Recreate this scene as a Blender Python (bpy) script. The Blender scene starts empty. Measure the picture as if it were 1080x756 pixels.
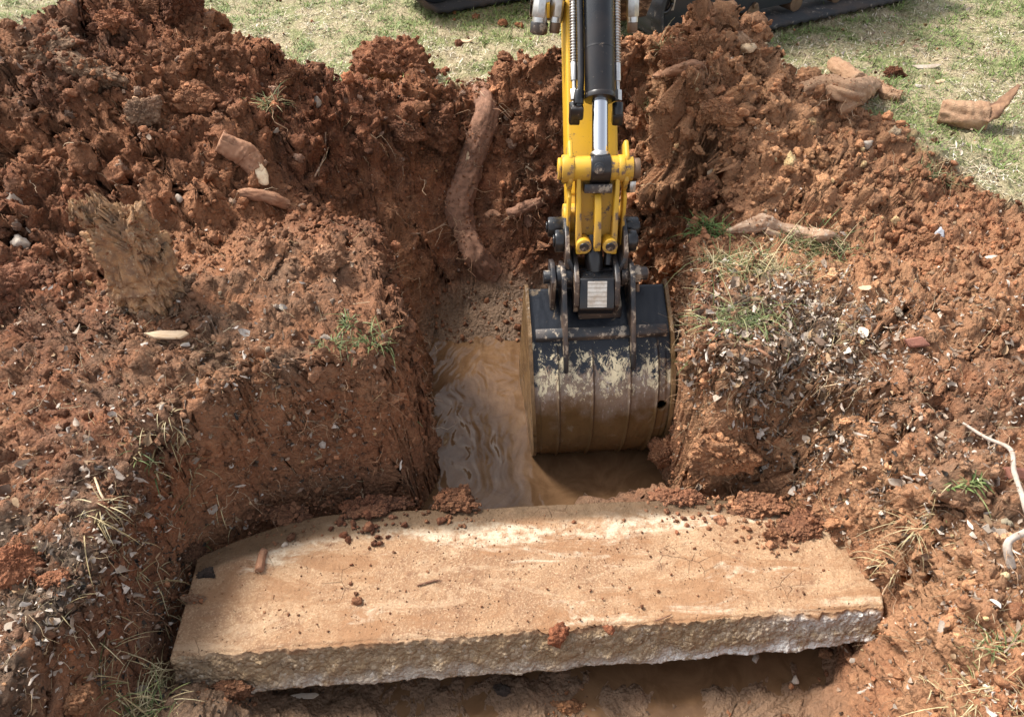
import bpy, bmesh, math, random
import numpy as np
from mathutils import Vector, Matrix
from mathutils.bvhtree import BVHTree

random.seed(7)
rng = np.random.default_rng(11)
sc = bpy.context.scene
COL = sc.collection

# ------------------------------------------------------------------ camera model
CAM = np.array([0.0, 0.0, 1.8])
PITCH = math.radians(42.0)
W0, H0 = 1080.0, 756.0
FPX = 831.0
FWD = np.array([0, math.cos(PITCH), -math.sin(PITCH)])
UPV = np.array([0, math.sin(PITCH), math.cos(PITCH)])
RGT = np.array([1.0, 0, 0])


def ray(px, py):
    return FWD + RGT * ((px - W0 / 2) / FPX) + UPV * ((H0 / 2 - py) / FPX)


def at_z(px, py, z):
    d = ray(px, py)
    return CAM + d * ((z - CAM[2]) / d[2])


# ------------------------------------------------------------------ numpy noise
_perm = rng.permutation(256).astype(np.int32)
_perm = np.concatenate([_perm, _perm, _perm])
_g3 = rng.normal(size=(256, 3)).astype(np.float32)
_g3 /= np.linalg.norm(_g3, axis=1, keepdims=True)
_h3 = rng.random((256, 3)).astype(np.float32)


def noise3(x, y, z):
    x, y, z = np.broadcast_arrays(np.asarray(x, np.float32), np.asarray(y, np.float32), np.asarray(z, np.float32))
    xi = np.floor(x).astype(np.int32); yi = np.floor(y).astype(np.int32); zi = np.floor(z).astype(np.int32)
    xf = x - xi; yf = y - yi; zf = z - zi
    xi &= 255; yi &= 255; zi &= 255
    u = xf * xf * xf * (xf * (xf * 6 - 15) + 10)
    v = yf * yf * yf * (yf * (yf * 6 - 15) + 10)
    w = zf * zf * zf * (zf * (zf * 6 - 15) + 10)

    def g(dx, dy, dz):
        h = _perm[_perm[_perm[xi + dx] + yi + dy] + zi + dz]
        gr = _g3[h]
        return gr[..., 0] * (xf - dx) + gr[..., 1] * (yf - dy) + gr[..., 2] * (zf - dz)
    a = g(0, 0, 0) * (1 - u) + g(1, 0, 0) * u
    b = g(0, 1, 0) * (1 - u) + g(1, 1, 0) * u
    c = g(0, 0, 1) * (1 - u) + g(1, 0, 1) * u
    d = g(0, 1, 1) * (1 - u) + g(1, 1, 1) * u
    return (a * (1 - v) + b * v) * (1 - w) + (c * (1 - v) + d * v) * w


def n2(x, y, s=0.5):
    return noise3(x, y, np.full_like(np.asarray(x, np.float32), s)) * 1.6


def fbm(x, y, z, octv=3, rough=0.5):
    t = 0; a = 1.0; f = 1.0
    for k in range(octv):
        t = t + a * noise3(x * f + 13.1 * k, y * f + 7.7 * k, z * f + 3.3 * k)
        a *= rough; f *= 2.03
    return t * 1.5


def worley(x, y, z):
    """F1 and a random id of the nearest feature point"""
    x = np.asarray(x, np.float32); y = np.asarray(y, np.float32); z = np.asarray(z, np.float32)
    xi = np.floor(x).astype(np.int32); yi = np.floor(y).astype(np.int32); zi = np.floor(z).astype(np.int32)
    xf = x - xi; yf = y - yi; zf = z - zi
    best = np.full(x.shape, 9.0, np.float32); bid = np.zeros(x.shape, np.float32)
    sec = np.full(x.shape, 9.0, np.float32)
    for dx in (-1, 0, 1):
        for dy in (-1, 0, 1):
            for dz in (-1, 0, 1):
                h = _perm[_perm[_perm[(xi + dx) & 255] + ((yi + dy) & 255)] + ((zi + dz) & 255)]
                p = _h3[h]
                d = (dx + p[..., 0] - xf) ** 2 + (dy + p[..., 1] - yf) ** 2 + (dz + p[..., 2] - zf) ** 2
                m = d < best
                sec = np.where(m, best, np.minimum(sec, d))
                best = np.where(m, d, best)
                bid = np.where(m, h / 255.0, bid)
    return np.sqrt(best), np.sqrt(sec), bid


def sstep(a, b, x):
    t = np.clip((x - a) / (b - a), 0, 1)
    return t * t * (3 - 2 * t)


# ------------------------------------------------------------------ tagging and mesh helpers
def tag(o, label=None, cat=None, group=None, kind=None):
    if label: o['label'] = label
    if cat: o['category'] = cat
    if group: o['group'] = group
    if kind: o['kind'] = kind
    return o


def np_mesh(name, V, F, mat=None, smooth=True, attrs=None):
    """V (n,3); F is (m,3)/(m,4) array or list of such arrays; attrs: name -> (n,) or (n,3)"""
    me = bpy.data.meshes.new(name)
    if not isinstance(F, (list, tuple)): F = [F]
    F = [np.asarray(f, np.int32) for f in F if len(f)]
    V = np.asarray(V, np.float32)
    me.vertices.add(len(V)); me.vertices.foreach_set('co', V.ravel())
    loops = np.concatenate([f.ravel() for f in F])
    tot = np.concatenate([np.full(len(f), f.shape[1], np.int32) for f in F])
    st = np.concatenate([[0], np.cumsum(tot)[:-1]]).astype(np.int32)
    me.loops.add(len(loops)); me.loops.foreach_set('vertex_index', loops)
    me.polygons.add(len(tot)); me.polygons.foreach_set('loop_start', st)
    if smooth: me.polygons.foreach_set('use_smooth', np.ones(len(tot), bool))
    for k, a in (attrs or {}).items():
        a = np.asarray(a, np.float32)
        if a.ndim == 1:
            at = me.attributes.new(k, 'FLOAT', 'POINT'); at.data.foreach_set('value', a)
        else:
            at = me.attributes.new(k, 'FLOAT_VECTOR', 'POINT'); at.data.foreach_set('vector', a.ravel())
    me.update(calc_edges=True); me.validate()
    if mat: me.materials.append(mat)
    return me


def link(name, me, parent=None, loc=None):
    o = bpy.data.objects.new(name, me); COL.objects.link(o)
    if loc is not None: o.location = loc
    if parent is not None:
        o.parent = parent
    return o


def recentre(me, how='base'):
    n = len(me.vertices); co = np.empty(n * 3, np.float32); me.vertices.foreach_get('co', co)
    co = co.reshape(-1, 3)
    c = (co.min(0) + co.max(0)) / 2
    if how == 'base': c[2] = co[:, 2].min()
    co -= c
    me.vertices.foreach_set('co', co.ravel()); me.update()
    return c


def world_part(name, me, parent):
    """mesh given in world coordinates, linked under parent (whose parents carry only translations)"""
    c = recentre(me, 'mid')
    o = bpy.data.objects.new(name, me); COL.objects.link(o)
    o.parent = parent
    off = Vector((0, 0, 0)); p = parent
    while p is not None:
        off += p.location; p = p.parent
    o.location = Vector(c) - off
    return o


def world_thing(name, me, label, cat, group=None, kind=None):
    c = recentre(me, 'base')
    o = link(name, me, None, Vector(c))
    return tag(o, label, cat, group, kind)


class MB:
    """collects simple solids (world coordinates) as ONE mesh"""
    def __init__(self):
        self.bm = bmesh.new()

    def box(self, c, s, rot=None, bev=0.0, seg=2):
        m = Matrix.Translation(Vector(c)) @ ((rot.to_4x4()) if rot is not None else Matrix.Identity(4)) @ Matrix.Diagonal((s[0], s[1], s[2], 1))
        r = bmesh.ops.create_cube(self.bm, size=1.0, matrix=m)
        if bev > 0:
            es = set()
            for v in r['verts']: es.update(v.link_edges)
            bmesh.ops.bevel(self.bm, geom=list(es), offset=bev, segments=seg, affect='EDGES', profile=0.5)
        return self

    def cyl(self, a, b, r1, r2=None, n=24, bev=0.0, caps=True):
        a = Vector(a); b = Vector(b); d = b - a
        q = d.to_track_quat('Z', 'Y').to_matrix().to_4x4()
        m = Matrix.Translation((a + b) / 2) @ q
        r = bmesh.ops.create_cone(self.bm, cap_ends=caps, segments=n, radius1=r1, radius2=(r1 if r2 is None else r2), depth=d.length, matrix=m)
        if bev > 0:
            es = [e for e in {e for v in r['verts'] for e in v.link_edges} if len([f for f in e.link_faces if len(f.verts) > 4]) == 1]
            bmesh.ops.bevel(self.bm, geom=es, offset=bev, segments=2, affect='EDGES', profile=0.5)
        return self

    def prism(self, pts_a, pts_b):
        """solid between two matching outlines (lists of 3-D points)"""
        va = [self.bm.verts.new(p) for p in pts_a]; vb = [self.bm.verts.new(p) for p in pts_b]
        n = len(va)
        self.bm.faces.new(va[::-1]); self.bm.faces.new(vb)
        for i in range(n):
            self.bm.faces.new((va[i], va[(i + 1) % n], vb[(i + 1) % n], vb[i]))
        return self

    def bevel(self, off, seg=2, ang=30):
        bmesh.ops.recalc_face_normals(self.bm, faces=self.bm.faces)
        es = [e for e in self.bm.edges if len(e.link_faces) == 2 and e.calc_face_angle(0) > math.radians(ang)]
        bmesh.ops.bevel(self.bm, geom=es, offset=off, segments=seg, affect='EDGES', profile=0.5)
        return self

    def mesh(self, name, mat, smooth_ang=35):
        bmesh.ops.recalc_face_normals(self.bm, faces=self.bm.faces)
        for f in self.bm.faces: f.smooth = True
        for e in self.bm.edges:
            if len(e.link_faces) == 2 and e.calc_face_angle(0) > math.radians(smooth_ang): e.smooth = False
        me = bpy.data.meshes.new(name); self.bm.to_mesh(me); self.bm.free()
        if mat: me.materials.append(mat)
        return me


def tube(P, R, n=10, caps=True, rough=0.0, rs=20.0, seed=0.0, flat=None, bark=0.0):
    """swept tube through points P with radii R -> V, [quads, tris]; flat=(scale) squashes height"""
    P = np.asarray(P, float); m = len(P)
    R = np.broadcast_to(np.asarray(R, float), (m,))
    T = np.gradient(P, axis=0); T /= np.linalg.norm(T, axis=1, keepdims=True) + 1e-9
    up = np.array([0, 0, 1.0])
    if abs(T[0] @ up) > 0.9: up = np.array([1.0, 0, 0])
    N = np.empty_like(P); n0 = np.cross(up, T[0]); n0 /= np.linalg.norm(n0); N[0] = n0
    for i in range(1, m):
        v = N[i - 1] - T[i] * (N[i - 1] @ T[i]); N[i] = v / (np.linalg.norm(v) + 1e-9)
    B = np.cross(T, N)
    a = np.linspace(0, 2 * np.pi, n, endpoint=False)
    rr = R[:, None] * np.ones(n)
    if flat: pass
    V = P[:, None, :] + rr[..., None] * (np.cos(a)[None, :, None] * N[:, None, :] + np.sin(a)[None, :, None] * B[:, None, :] * (flat or 1.0))
    if rough > 0:
        D = V - P[:, None, :]
        nz = fbm(V[..., 0] * rs + seed, V[..., 1] * rs, V[..., 2] * rs, 3)
        V = V + D * (rough * nz)[..., None]
    if bark > 0:
        L = np.concatenate([[0], np.cumsum(np.linalg.norm(np.diff(P, axis=0), axis=1))])[:, None] / (R.mean() * 2)
        ca, sa = np.cos(a)[None] + 0 * L, np.sin(a)[None] + 0 * L
        q = .55 * noise3(ca * 1.3 + seed, sa * 1.3, L * .55) + .45 * noise3(ca * 4.2 + seed, sa * 4.2, L * .9) + .30 * (1 - 3 * np.abs(noise3(ca * 7 + seed, sa * 7, L * 1.1))) + .30 * noise3(ca * 6 + seed, sa * 6, L * 6)
        V = V + (V - P[:, None, :]) * (bark * q)[..., None]
    V = V.reshape(-1, 3)
    i = np.arange(m - 1)[:, None] * n; j = np.arange(n)[None, :]; j2 = (j + 1) % n
    Q = np.stack([i + j, i + j2, i + n + j2, i + n + j], -1).reshape(-1, 4)
    Fs = [Q]
    if caps:
        V = np.vstack([V, P[0:1], P[-1:]])
        c0, c1 = m * n, m * n + 1
        jj = np.arange(n); jn = (jj + 1) % n
        Fs.append(np.concatenate([np.stack([np.full(n, c0), jn, jj], 1), np.stack([np.full(n, c1), (m - 1) * n + jj, (m - 1) * n + jn], 1)]))
    return V, Fs


def join_geo(parts):
    Vs, qs, ts = [], [], []; off = 0
    for V, Fs in parts:
        Vs.append(V)
        for f in Fs:
            f = np.asarray(f)
            (qs if f.shape[1] == 4 else ts).append(f + off)
        off += len(V)
    out = []
    if qs: out.append(np.concatenate(qs))
    if ts: out.append(np.concatenate(ts))
    return np.concatenate(Vs), out


def spline(pts, n):
    """Catmull-Rom through pts"""
    P = np.asarray(pts, float); P = np.vstack([2 * P[0] - P[1], P, 2 * P[-1] - P[-2]])
    m = len(P) - 3; out = []
    for t in np.linspace(0, m - 1e-6, n):
        k = int(t); u = t - k
        p0, p1, p2, p3 = P[k:k + 4]
        out.append(0.5 * ((2 * p1) + (-p0 + p2) * u + (2 * p0 - 5 * p1 + 4 * p2 - p3) * u * u + (-p0 + 3 * p1 - 3 * p2 + p3) * u ** 3))
    return np.array(out)


_ico = {}


def ico(sub):
    if sub not in _ico:
        bm = bmesh.new(); bmesh.ops.create_icosphere(bm, subdivisions=sub, radius=1.0)
        V = np.array([v.co for v in bm.verts]); F = np.array([[v.index for v in f.verts] for f in bm.faces]); bm.free()
        _ico[sub] = (V, F)
    return _ico[sub]


# ------------------------------------------------------------------ materials
class NT:
    def __init__(self, name):
        self.m = bpy.data.materials.new(name); self.m.use_nodes = True
        self.t = self.m.node_tree; self.n = self.t.nodes; self.l = self.t.links
        self.n.clear()
        self.out = self.n.new('ShaderNodeOutputMaterial')
        self.b = self.n.new('ShaderNodeBsdfPrincipled')
        self.l.new(self.b.outputs[0], self.out.inputs['Surface'])
        self._co = None

    def co(self):
        if self._co is None: self._co = self.n.new('ShaderNodeTexCoord').outputs['Object']
        return self._co

    def noise(self, scale, detail=4, rough=0.55, dist=0.0, vec=None):
        t = self.n.new('ShaderNodeTexNoise'); t.inputs['Scale'].default_value = scale
        t.inputs['Detail'].default_value = detail; t.inputs['Roughness'].default_value = rough
        t.inputs['Distortion'].default_value = dist
        self.l.new(vec or self.co(), t.inputs['Vector'])
        return t.outputs['Fac']

    def vor(self, scale, feature='F1', vec=None, out='Distance'):
        t = self.n.new('ShaderNodeTexVoronoi'); t.feature = feature; t.inputs['Scale'].default_value = scale
        self.l.new(vec or self.co(), t.inputs['Vector'])
        return t.outputs[out]

    def scaled(self, s):
        m = self.n.new('ShaderNodeMapping'); m.inputs['Scale'].default_value = s
        self.l.new(self.co(), m.inputs['Vector']); return m.outputs[0]

    def ramp(self, f, stops, interp='LINEAR'):
        r = self.n.new('ShaderNodeValToRGB'); cr = r.color_ramp; cr.interpolation = interp
        while len(cr.elements) < len(stops): cr.elements.new(0.5)
        for e, (p, c) in zip(cr.elements, stops):
            e.position = p
            e.color = (c, c, c, 1) if isinstance(c, (int, float)) else (*c, 1)
        self.l.new(f, r.inputs[0]); return r.outputs[0]

    def mix(self, f, a, b, mode='MIX'):
        m = self.n.new('ShaderNodeMix'); m.data_type = 'RGBA'; m.blend_type = mode
        self.put(m.inputs[0], f); self.put(m.inputs[6], a); self.put(m.inputs[7], b)
        return m.outputs[2]

    def put(self, sock, v):
        if isinstance(v, (int, float)): sock.default_value = v
        elif isinstance(v, tuple): sock.default_value = (*v, 1) if len(v) == 3 else v
        else: self.l.new(v, sock)

    def math(self, op, a, b=0.0, c=None, clamp=False):
        m = self.n.new('ShaderNodeMath'); m.operation = op; m.use_clamp = clamp
        self.put(m.inputs[0], a); self.put(m.inputs[1], b)
        if c is not None: self.put(m.inputs[2], c)
        return m.outputs[0]

    def attr(self, name, out='Fac'):
        a = self.n.new('ShaderNodeAttribute'); a.attribute_name = name; return a.outputs[out]

    def bump(self, h, strength=0.5, dist=0.01, prev=None):
        b = self.n.new('ShaderNodeBump'); b.inputs['Strength'].default_value = strength; b.inputs['Distance'].default_value = dist
        self.put(b.inputs['Height'], h)
        if prev is not None: self.l.new(prev, b.inputs['Normal'])
        return b.outputs[0]

    def done(self, color=None, rough=0.8, metal=0.0, normal=None, spec=None):
        if color is not None: self.put(self.b.inputs['Base Color'], color)
        self.put(self.b.inputs['Roughness'], rough); self.put(self.b.inputs['Metallic'], metal)
        if spec is not None: self.put(self.b.inputs['Specular IOR Level'], spec)
        if normal is not None: self.l.new(normal, self.b.inputs['Normal'])
        return self.m


RED = (0.235, 0.086, 0.040); ORANGE = (0.425, 0.205, 0.102); DARK = (0.085, 0.042, 0.026)
PALE = (0.415, 0.225, 0.118)
BROWN = (0.160, 0.074, 0.040); TAN = (0.400, 0.270, 0.175); HUMUS = (0.120, 0.085, 0.062)


def soil_color(k, tint=None):
    big = k.noise(1.3, 3); mid = k.noise(6.0, 5, 0.6); fine = k.noise(34, 6, 0.7); dust = k.noise(120, 3, 0.7)
    c = k.mix(k.ramp(mid, [(0.36, 0), (0.62, 1)]), BROWN, RED)
    c = k.mix(k.ramp(big, [(0.42, 0), (0.66, 0.75)]), c, ORANGE)
    c = k.mix(k.ramp(fine, [(0.50, 0), (0.72, 0.75)]), c, ORANGE)
    c = k.mix(k.ramp(fine, [(0.30, 0.85), (0.46, 0)]), c, DARK)
    c = k.mix(k.ramp(dust, [(0.60, 0), (0.74, 0.6)]), c, TAN)
    return c, fine, dust


def make_soil(name, scatter=False):
    k = NT(name)
    c, fine, dust = soil_color(k)
    if not scatter:
        top = k.attr('top'); wet = k.attr('wet'); grass = k.attr('grass'); pale = k.attr('pale'); dark_tone = k.attr('dark_tone')
        n1 = k.noise(9, 5, 0.65)
        c = k.mix(k.math('MULTIPLY', pale, k.ramp(n1, [(0.3, 0.25), (0.65, .95)])), c, PALE)
        hum = k.mix(k.noise(55, 4, 0.7), (0.05, 0.037, 0.028), (0.22, 0.155, 0.105))
        c = k.mix(k.math('MULTIPLY', top, k.ramp(n1, [(0.38, 0.1), (0.58, 1)])), c, hum)
        g1 = k.noise(5, 5, 0.65); g2 = k.noise(60, 3, 0.7)
        lawn = k.mix(k.ramp(g1, [(0.42, 0), (0.62, 1)]), (0.420, 0.345, 0.215), (0.215, 0.240, 0.095))
        lawn = k.mix(k.ramp(g2, [(0.3, 0.7), (0.55, 0)]), lawn, (0.12, 0.085, 0.045))
        lawn = k.mix(k.ramp(g2, [(0.55, 0), (0.72, 0.7)]), lawn, (0.50, 0.42, 0.27))
        c = k.mix(dark_tone, c, k.mix(1.0, c, (0.74, 0.69, 0.66), 'MULTIPLY'))
        c = k.mix(grass, c, lawn)
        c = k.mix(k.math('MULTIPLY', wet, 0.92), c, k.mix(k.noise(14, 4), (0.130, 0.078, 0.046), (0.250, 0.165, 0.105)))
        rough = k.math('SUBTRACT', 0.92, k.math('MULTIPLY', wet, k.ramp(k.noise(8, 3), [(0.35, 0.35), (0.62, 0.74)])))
    else:
        tv = k.attr('tint', 'Vector')
        c = k.mix(1.0, c, tv, 'MULTIPLY')
        rough = 0.92
    h = k.math('ADD', k.math('MULTIPLY', fine, 1.0), k.math('MULTIPLY', dust, 0.45))
    h = k.math('SUBTRACT', h, k.math('MULTIPLY', k.vor(70), 0.5))
    nb = k.bump(h, 1.0, 0.016)
    return k.done(c, rough, 0, nb, 0.25)


M = {}
M['soil'] = make_soil('red_clay_soil')
M['clod'] = make_soil('red_clay_clods', True)


def tinted(name, rough=0.75, spec=0.3, trans=0.0, bumpy=True):
    k = NT(name)
    v = k.attr('tint', 'Vector')
    c = k.mix(k.ramp(k.noise(90, 3), [(0.35, 0.35), (0.6, 0)]), v, (0.08, 0.05, 0.03))
    k.done(c, rough, 0, k.bump(k.noise(150, 3), 0.3, 0.003) if bumpy else None, spec)
    return k.m


M['leaf'] = tinted('dry_leaves', 0.7)
M['blade'] = tinted('grass_blades', 0.6, 0.3, bumpy=False)
M['strand'] = tinted('dry_straw_and_rootlets', 0.8)


def simple(name, ca, cb, scale=12, rough=0.85, bump=0.5, dist=0.006, stretch=None, cc=None, spec=0.3):
    k = NT(name)
    vec = k.scaled(stretch) if stretch else None
    n = k.noise(scale, 6, 0.65, 0.3, vec)
    c = k.mix(k.ramp(n, [(0.35, 0), (0.65, 1)]), ca, cb)
    if cc: c = k.mix(k.ramp(k.noise(scale * 2.3, 5, 0.7), [(0.55, 0), (0.7, 1)]), c, cc)
    h = k.math('ADD', n, k.math('MULTIPLY', k.noise(scale * 6, 4, 0.7, 0, vec), 0.5))
    return k.done(c, rough, 0, k.bump(h, bump, dist), spec)


M['root'] = simple('muddy_root_bark', (0.26, 0.12, 0.065), (0.40, 0.22, 0.13), 14, cc=(0.16, 0.08, 0.05))
M['root_dark'] = simple('wet_root_bark', (0.17, 0.085, 0.052), (0.30, 0.155, 0.095), 22, 0.8, 0.9, 0.012, cc=(0.07, 0.035, 0.022))
M['root_pale'] = simple('peeled_root_bark', (0.40, 0.27, 0.18), (0.27, 0.15, 0.09), 20, cc=(0.55, 0.45, 0.35))
M['log'] = simple('clay_coated_log', (0.33, 0.19, 0.11), (0.43, 0.27, 0.165), 26, bump=0.9, dist=.010, cc=(0.27, 0.14, 0.08))
M['bark_dark'] = simple('dark_split_bark', (0.09, 0.045, 0.028), (0.33, 0.19, 0.11), 18)
M['cut_wood'] = simple('pale_cut_wood', (0.72, 0.52, 0.32), (0.85, 0.70, 0.48), 30, 0.7, 0.3, 0.003, cc=(0.40, 0.20, 0.10))
M['rot_wood'] = simple('rotten_wood', (0.50, 0.28, 0.135), (0.26, 0.155, 0.095), 30, 0.9, 0.9, 0.012, cc=(0.60, 0.45, 0.29))
M['branch'] = simple('grey_branch_bark', (0.33, 0.27, 0.22), (0.45, 0.38, 0.32), 40, 0.8, 0.4, 0.004, cc=(0.28, 0.2, 0.15))
M['chip'] = simple('pale_wood_splinter', (0.50, 0.34, 0.20), (0.66, 0.50, 0.33), 25, 0.7, 0.3, 0.003, (1, 6, 6))
M['brick'] = simple('red_brick', (0.30, 0.125, 0.085), (0.23, 0.10, 0.07), 40, 0.9, 0.4, 0.004, cc=(0.42, 0.2, 0.13))
M['stone'] = simple('pale_stone', (0.46, 0.39, 0.32), (0.30, 0.23, 0.17), 30, 0.8, 0.4, 0.004)
M['dead_leaf'] = simple('bleached_dead_leaf', (0.44, 0.37, 0.30), (0.33, 0.26, 0.19), 30, 0.8, 0.4, 0.004)
M['stone_blue'] = simple('blue_grey_stone', (0.38, 0.40, 0.44), (0.5, 0.5, 0.52), 30, 0.6, 0.2, 0.003)
M['litter_dark'] = simple('blackened_leaf_mould', (0.018, 0.014, 0.012), (0.07, 0.05, 0.038), 50, 0.8, 0.8, 0.008)
M['topsoil'] = simple('grey_brown_topsoil', (0.17, 0.095, 0.055), (0.29, 0.185, 0.115), 30, 0.95, 0.9, 0.012, cc=(0.09, 0.055, 0.035))


def slab_mat():
    k = NT('mud_smeared_concrete')
    sep = k.n.new('ShaderNodeSeparateXYZ'); k.l.new(k.co(), sep.inputs[0])
    nbig = k.noise(3.2, 6, 0.62, 0.5); nm = k.noise(16, 6, 0.7); nf = k.noise(150, 4, 0.75)
    st = k.noise(5, 7, 0.72, 0.6, k.scaled((0.55, 2.4, 1)))
    clay = k.mix(k.ramp(nbig, [(0.35, 0), (0.62, 1)]), (0.265, 0.146, 0.079), (0.40, 0.250, 0.142))
    clay = k.mix(k.ramp(nm, [(0.52, 0), (0.66, 0.85)]), clay, (0.22, 0.115, 0.064))
    clay = k.mix(k.ramp(nf, [(0.52, 0), (0.64, 0.7)]), clay, (0.56, 0.39, 0.24))
    clay = k.mix(k.ramp(nf, [(0.36, 0.6), (0.46, 0)]), clay, (0.24, 0.13, 0.07))
    sme = k.noise(4, 7, 0.7, 0.8, k.scaled((.7, 1.9, 1)))
    clay = k.mix(k.ramp(sme, [(0.50, 0), (0.60, 0.75)]), clay, k.mix(nm, (0.23, 0.112, 0.052), (0.34, 0.18, 0.09)))
    clay = k.mix(k.ramp(sme, [(0.36, 0.55), (0.44, 0)]), clay, (0.52, 0.37, 0.235))
    cem = k.mix(nf, (0.52, 0.40, 0.27), (0.68, 0.57, 0.43))
    bare = k.attr('bare')
    # pale cement showing where the clay film has been scraped off
    f = k.math('ADD', st, k.math('MULTIPLY', bare, 0.22))
    c = k.mix(k.math('MULTIPLY', k.ramp(f, [(0.60, 0), (0.72, 0.95)]), k.ramp(k.noise(26, 6, 0.75), [(0.40, .1), (0.56, 1)])), clay, cem)
    ed = k.vor(13, 'DISTANCE_TO_EDGE', k.mix(0.06, k.co(), k.n.new('ShaderNodeTexNoise').outputs['Color']))
    crk = k.math('MULTIPLY', k.ramp(ed, [(0.004, 1), (0.014, 0)]), k.ramp(k.noise(4, 3), [(0.60, 0), (0.68, .45)]))
    c = k.mix(crk, c, (0.10, 0.05, 0.028))
    pit = k.math('MULTIPLY', k.ramp(k.vor(75), [(0.12, 1), (0.24, 0)]), k.ramp(k.noise(30, 3), [(0.52, 0), (0.62, .8)]))
    c = k.mix(pit, c, (0.13, 0.066, 0.036))
    # wet brown film along the back
    film = k.attr('film')
    c = k.mix(k.math('MULTIPLY', film, k.ramp(nm, [(0.3, 1.0), (0.7, 0.75)])), c, (0.085, 0.050, 0.024))
    # broken front face: grey aggregate, rust clay film in its middle, bare cement along its lower edge
    face = k.attr('face')
    vo = k.n.new('ShaderNodeTexVoronoi'); vo.inputs['Scale'].default_value = 85
    k.l.new(k.co(), vo.inputs['Vector'])
    agg = k.ramp(vo.outputs['Color'], [(0.0, (0.20, 0.135, 0.08)), (0.5, (0.35, 0.25, 0.155)), (0.85, (0.48, 0.38, 0.27)), (1.0, (0.64, 0.56, 0.46))])
    agg = k.mix(k.ramp(nm, [(0.38, 0), (0.62, 0.8)]), agg, (0.35, 0.235, 0.13))
    white = k.attr('white')
    agg = k.mix(k.math('MULTIPLY', white, k.ramp(k.noise(22, 6, 0.7), [(0.36, 0), (0.50, 1)])), agg, (0.74, 0.71, 0.66))
    c = k.mix(face, c, agg)
    h = k.math('ADD', k.math('MULTIPLY', nm, 0.6), k.math('MULTIPLY', nf, 0.6))
    h2 = k.math('MULTIPLY', k.math('SUBTRACT', 0.5, vo.outputs['Distance']), k.math('MULTIPLY', face, 1.4))
    rg = k.math('SUBTRACT', 0.9, k.math('MULTIPLY', film, 0.3))
    return k.done(c, rg, 0, k.bump(k.math('SUBTRACT', k.math('ADD', h, h2), k.math('ADD', crk, pit)), 0.9, 0.008), 0.3)


def water_mat():
    k = NT('muddy_water')
    n = k.noise(7, 6, 0.65, 1.2)
    c = k.mix(k.ramp(n, [(0.4, 0), (0.62, 1)]), (0.105, 0.057, 0.028), (0.150, 0.085, 0.044))
    sky_streaks = k.attr('sky_streaks')
    c = k.mix(k.math('MULTIPLY', sky_streaks, 0.08), c, (0.36, 0.26, 0.17))
    nb = k.bump(k.noise(30, 3, 0.5, 2.0), 0.12, 0.006)
    k.done(c, 0.06, 0, nb, 0.38)
    k.b.inputs['IOR'].default_value = 1.38
    return k.m


def paint(name, base, worn, scale=14, amount=0.62, rough=0.38, dirt=0.5, metal=0.0):
    k = NT(name)
    n = k.noise(scale, 8, 0.75); n2_ = k.noise(5, 5, 0.6); sp = k.noise(60, 4, 0.7)
    c = k.mix(k.ramp(sp, [(0.66, 0), (0.70, 1)]), base, worn)
    c = k.mix(k.ramp(n, [(amount, 0), (amount + 0.05, 1)]), c, worn)
    c = k.mix(k.math('MULTIPLY', k.ramp(n2_, [(0.45, 0), (0.75, 1)]), dirt), c, (0.30, 0.17, 0.09))
    r = k.math('ADD', rough, k.math('MULTIPLY', n2_, 0.25))
    return k.done(c, r, metal, k.bump(n, 0.12, 0.002), 0.5)


M['slab'] = slab_mat()
M['water'] = water_mat()
M['yellow'] = paint('worn_yellow_paint', (0.66, 0.365, 0.014), (0.10, 0.07, 0.045), 18, 0.62, 0.33, 0.30)
M['yellow_worn'] = paint('chipped_yellow_paint', (0.58, 0.325, 0.020), (0.08, 0.058, 0.045), 17, 0.535, 0.40, 0.6)
M['black'] = paint('scuffed_black_paint', (0.007, 0.008, 0.010), (0.20, 0.15, 0.11), 16, 0.66, 0.16, 0.08)
M['black_worn'] = paint('chipped_black_paint', (0.013, 0.014, 0.017), (0.33, 0.27, 0.20), 20, 0.545, 0.30, 0.45)
M['track_panel'] = paint('dusty_black_steel', (0.020, 0.024, 0.030), (0.13, 0.11, 0.09), 20, 0.66, 0.5, 0.12)
M['rubber'] = paint('dusty_rubber', (0.035, 0.036, 0.040), (0.20, 0.17, 0.14), 16, 0.58, 0.8, 0.25)


def metal(name, col, rough=0.2, dirt=0.0):
    k = NT(name)
    n = k.noise(30, 5, 0.6)
    c = k.mix(k.math('MULTIPLY', k.ramp(n, [(0.45, 0), (0.65, 1)]), dirt), col, (0.16, 0.10, 0.06))
    return k.done(c, k.math('ADD', rough, k.math('MULTIPLY', n, 0.15)), 1.0 if dirt < 0.6 else 0.6)


M['chrome'] = metal('chromed_rod', (0.62, 0.63, 0.66), 0.10)
M['zinc'] = metal('zinc_fitting', (0.62, 0.60, 0.57), 0.32, 0.35)
M['rust'] = metal('rusty_steel', (0.22, 0.14, 0.09), 0.5, 0.7)
M['plate'] = None


def plate_mat():
    k = NT('stamped_maker_plate')
    n = k.noise(22, 5, 0.7)
    w = k.n.new('ShaderNodeTexWave'); w.wave_type = 'BANDS'; w.bands_direction = 'Z'
    w.inputs['Scale'].default_value = 22; w.inputs['Distortion'].default_value = 0.6
    k.l.new(k.co(), w.inputs['Vector'])
    c = k.mix(k.ramp(n, [(0.4, 0), (0.65, 0.8)]), (0.62, 0.57, 0.50), (0.36, 0.25, 0.16))
    c = k.mix(k.math('MULTIPLY', k.ramp(w.outputs['Fac'], [(0.75, 0), (0.9, 1)]), 0.5), c, (0.2, 0.16, 0.12))
    return k.done(c, 0.45, 0.35)


M['plate'] = plate_mat()


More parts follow.
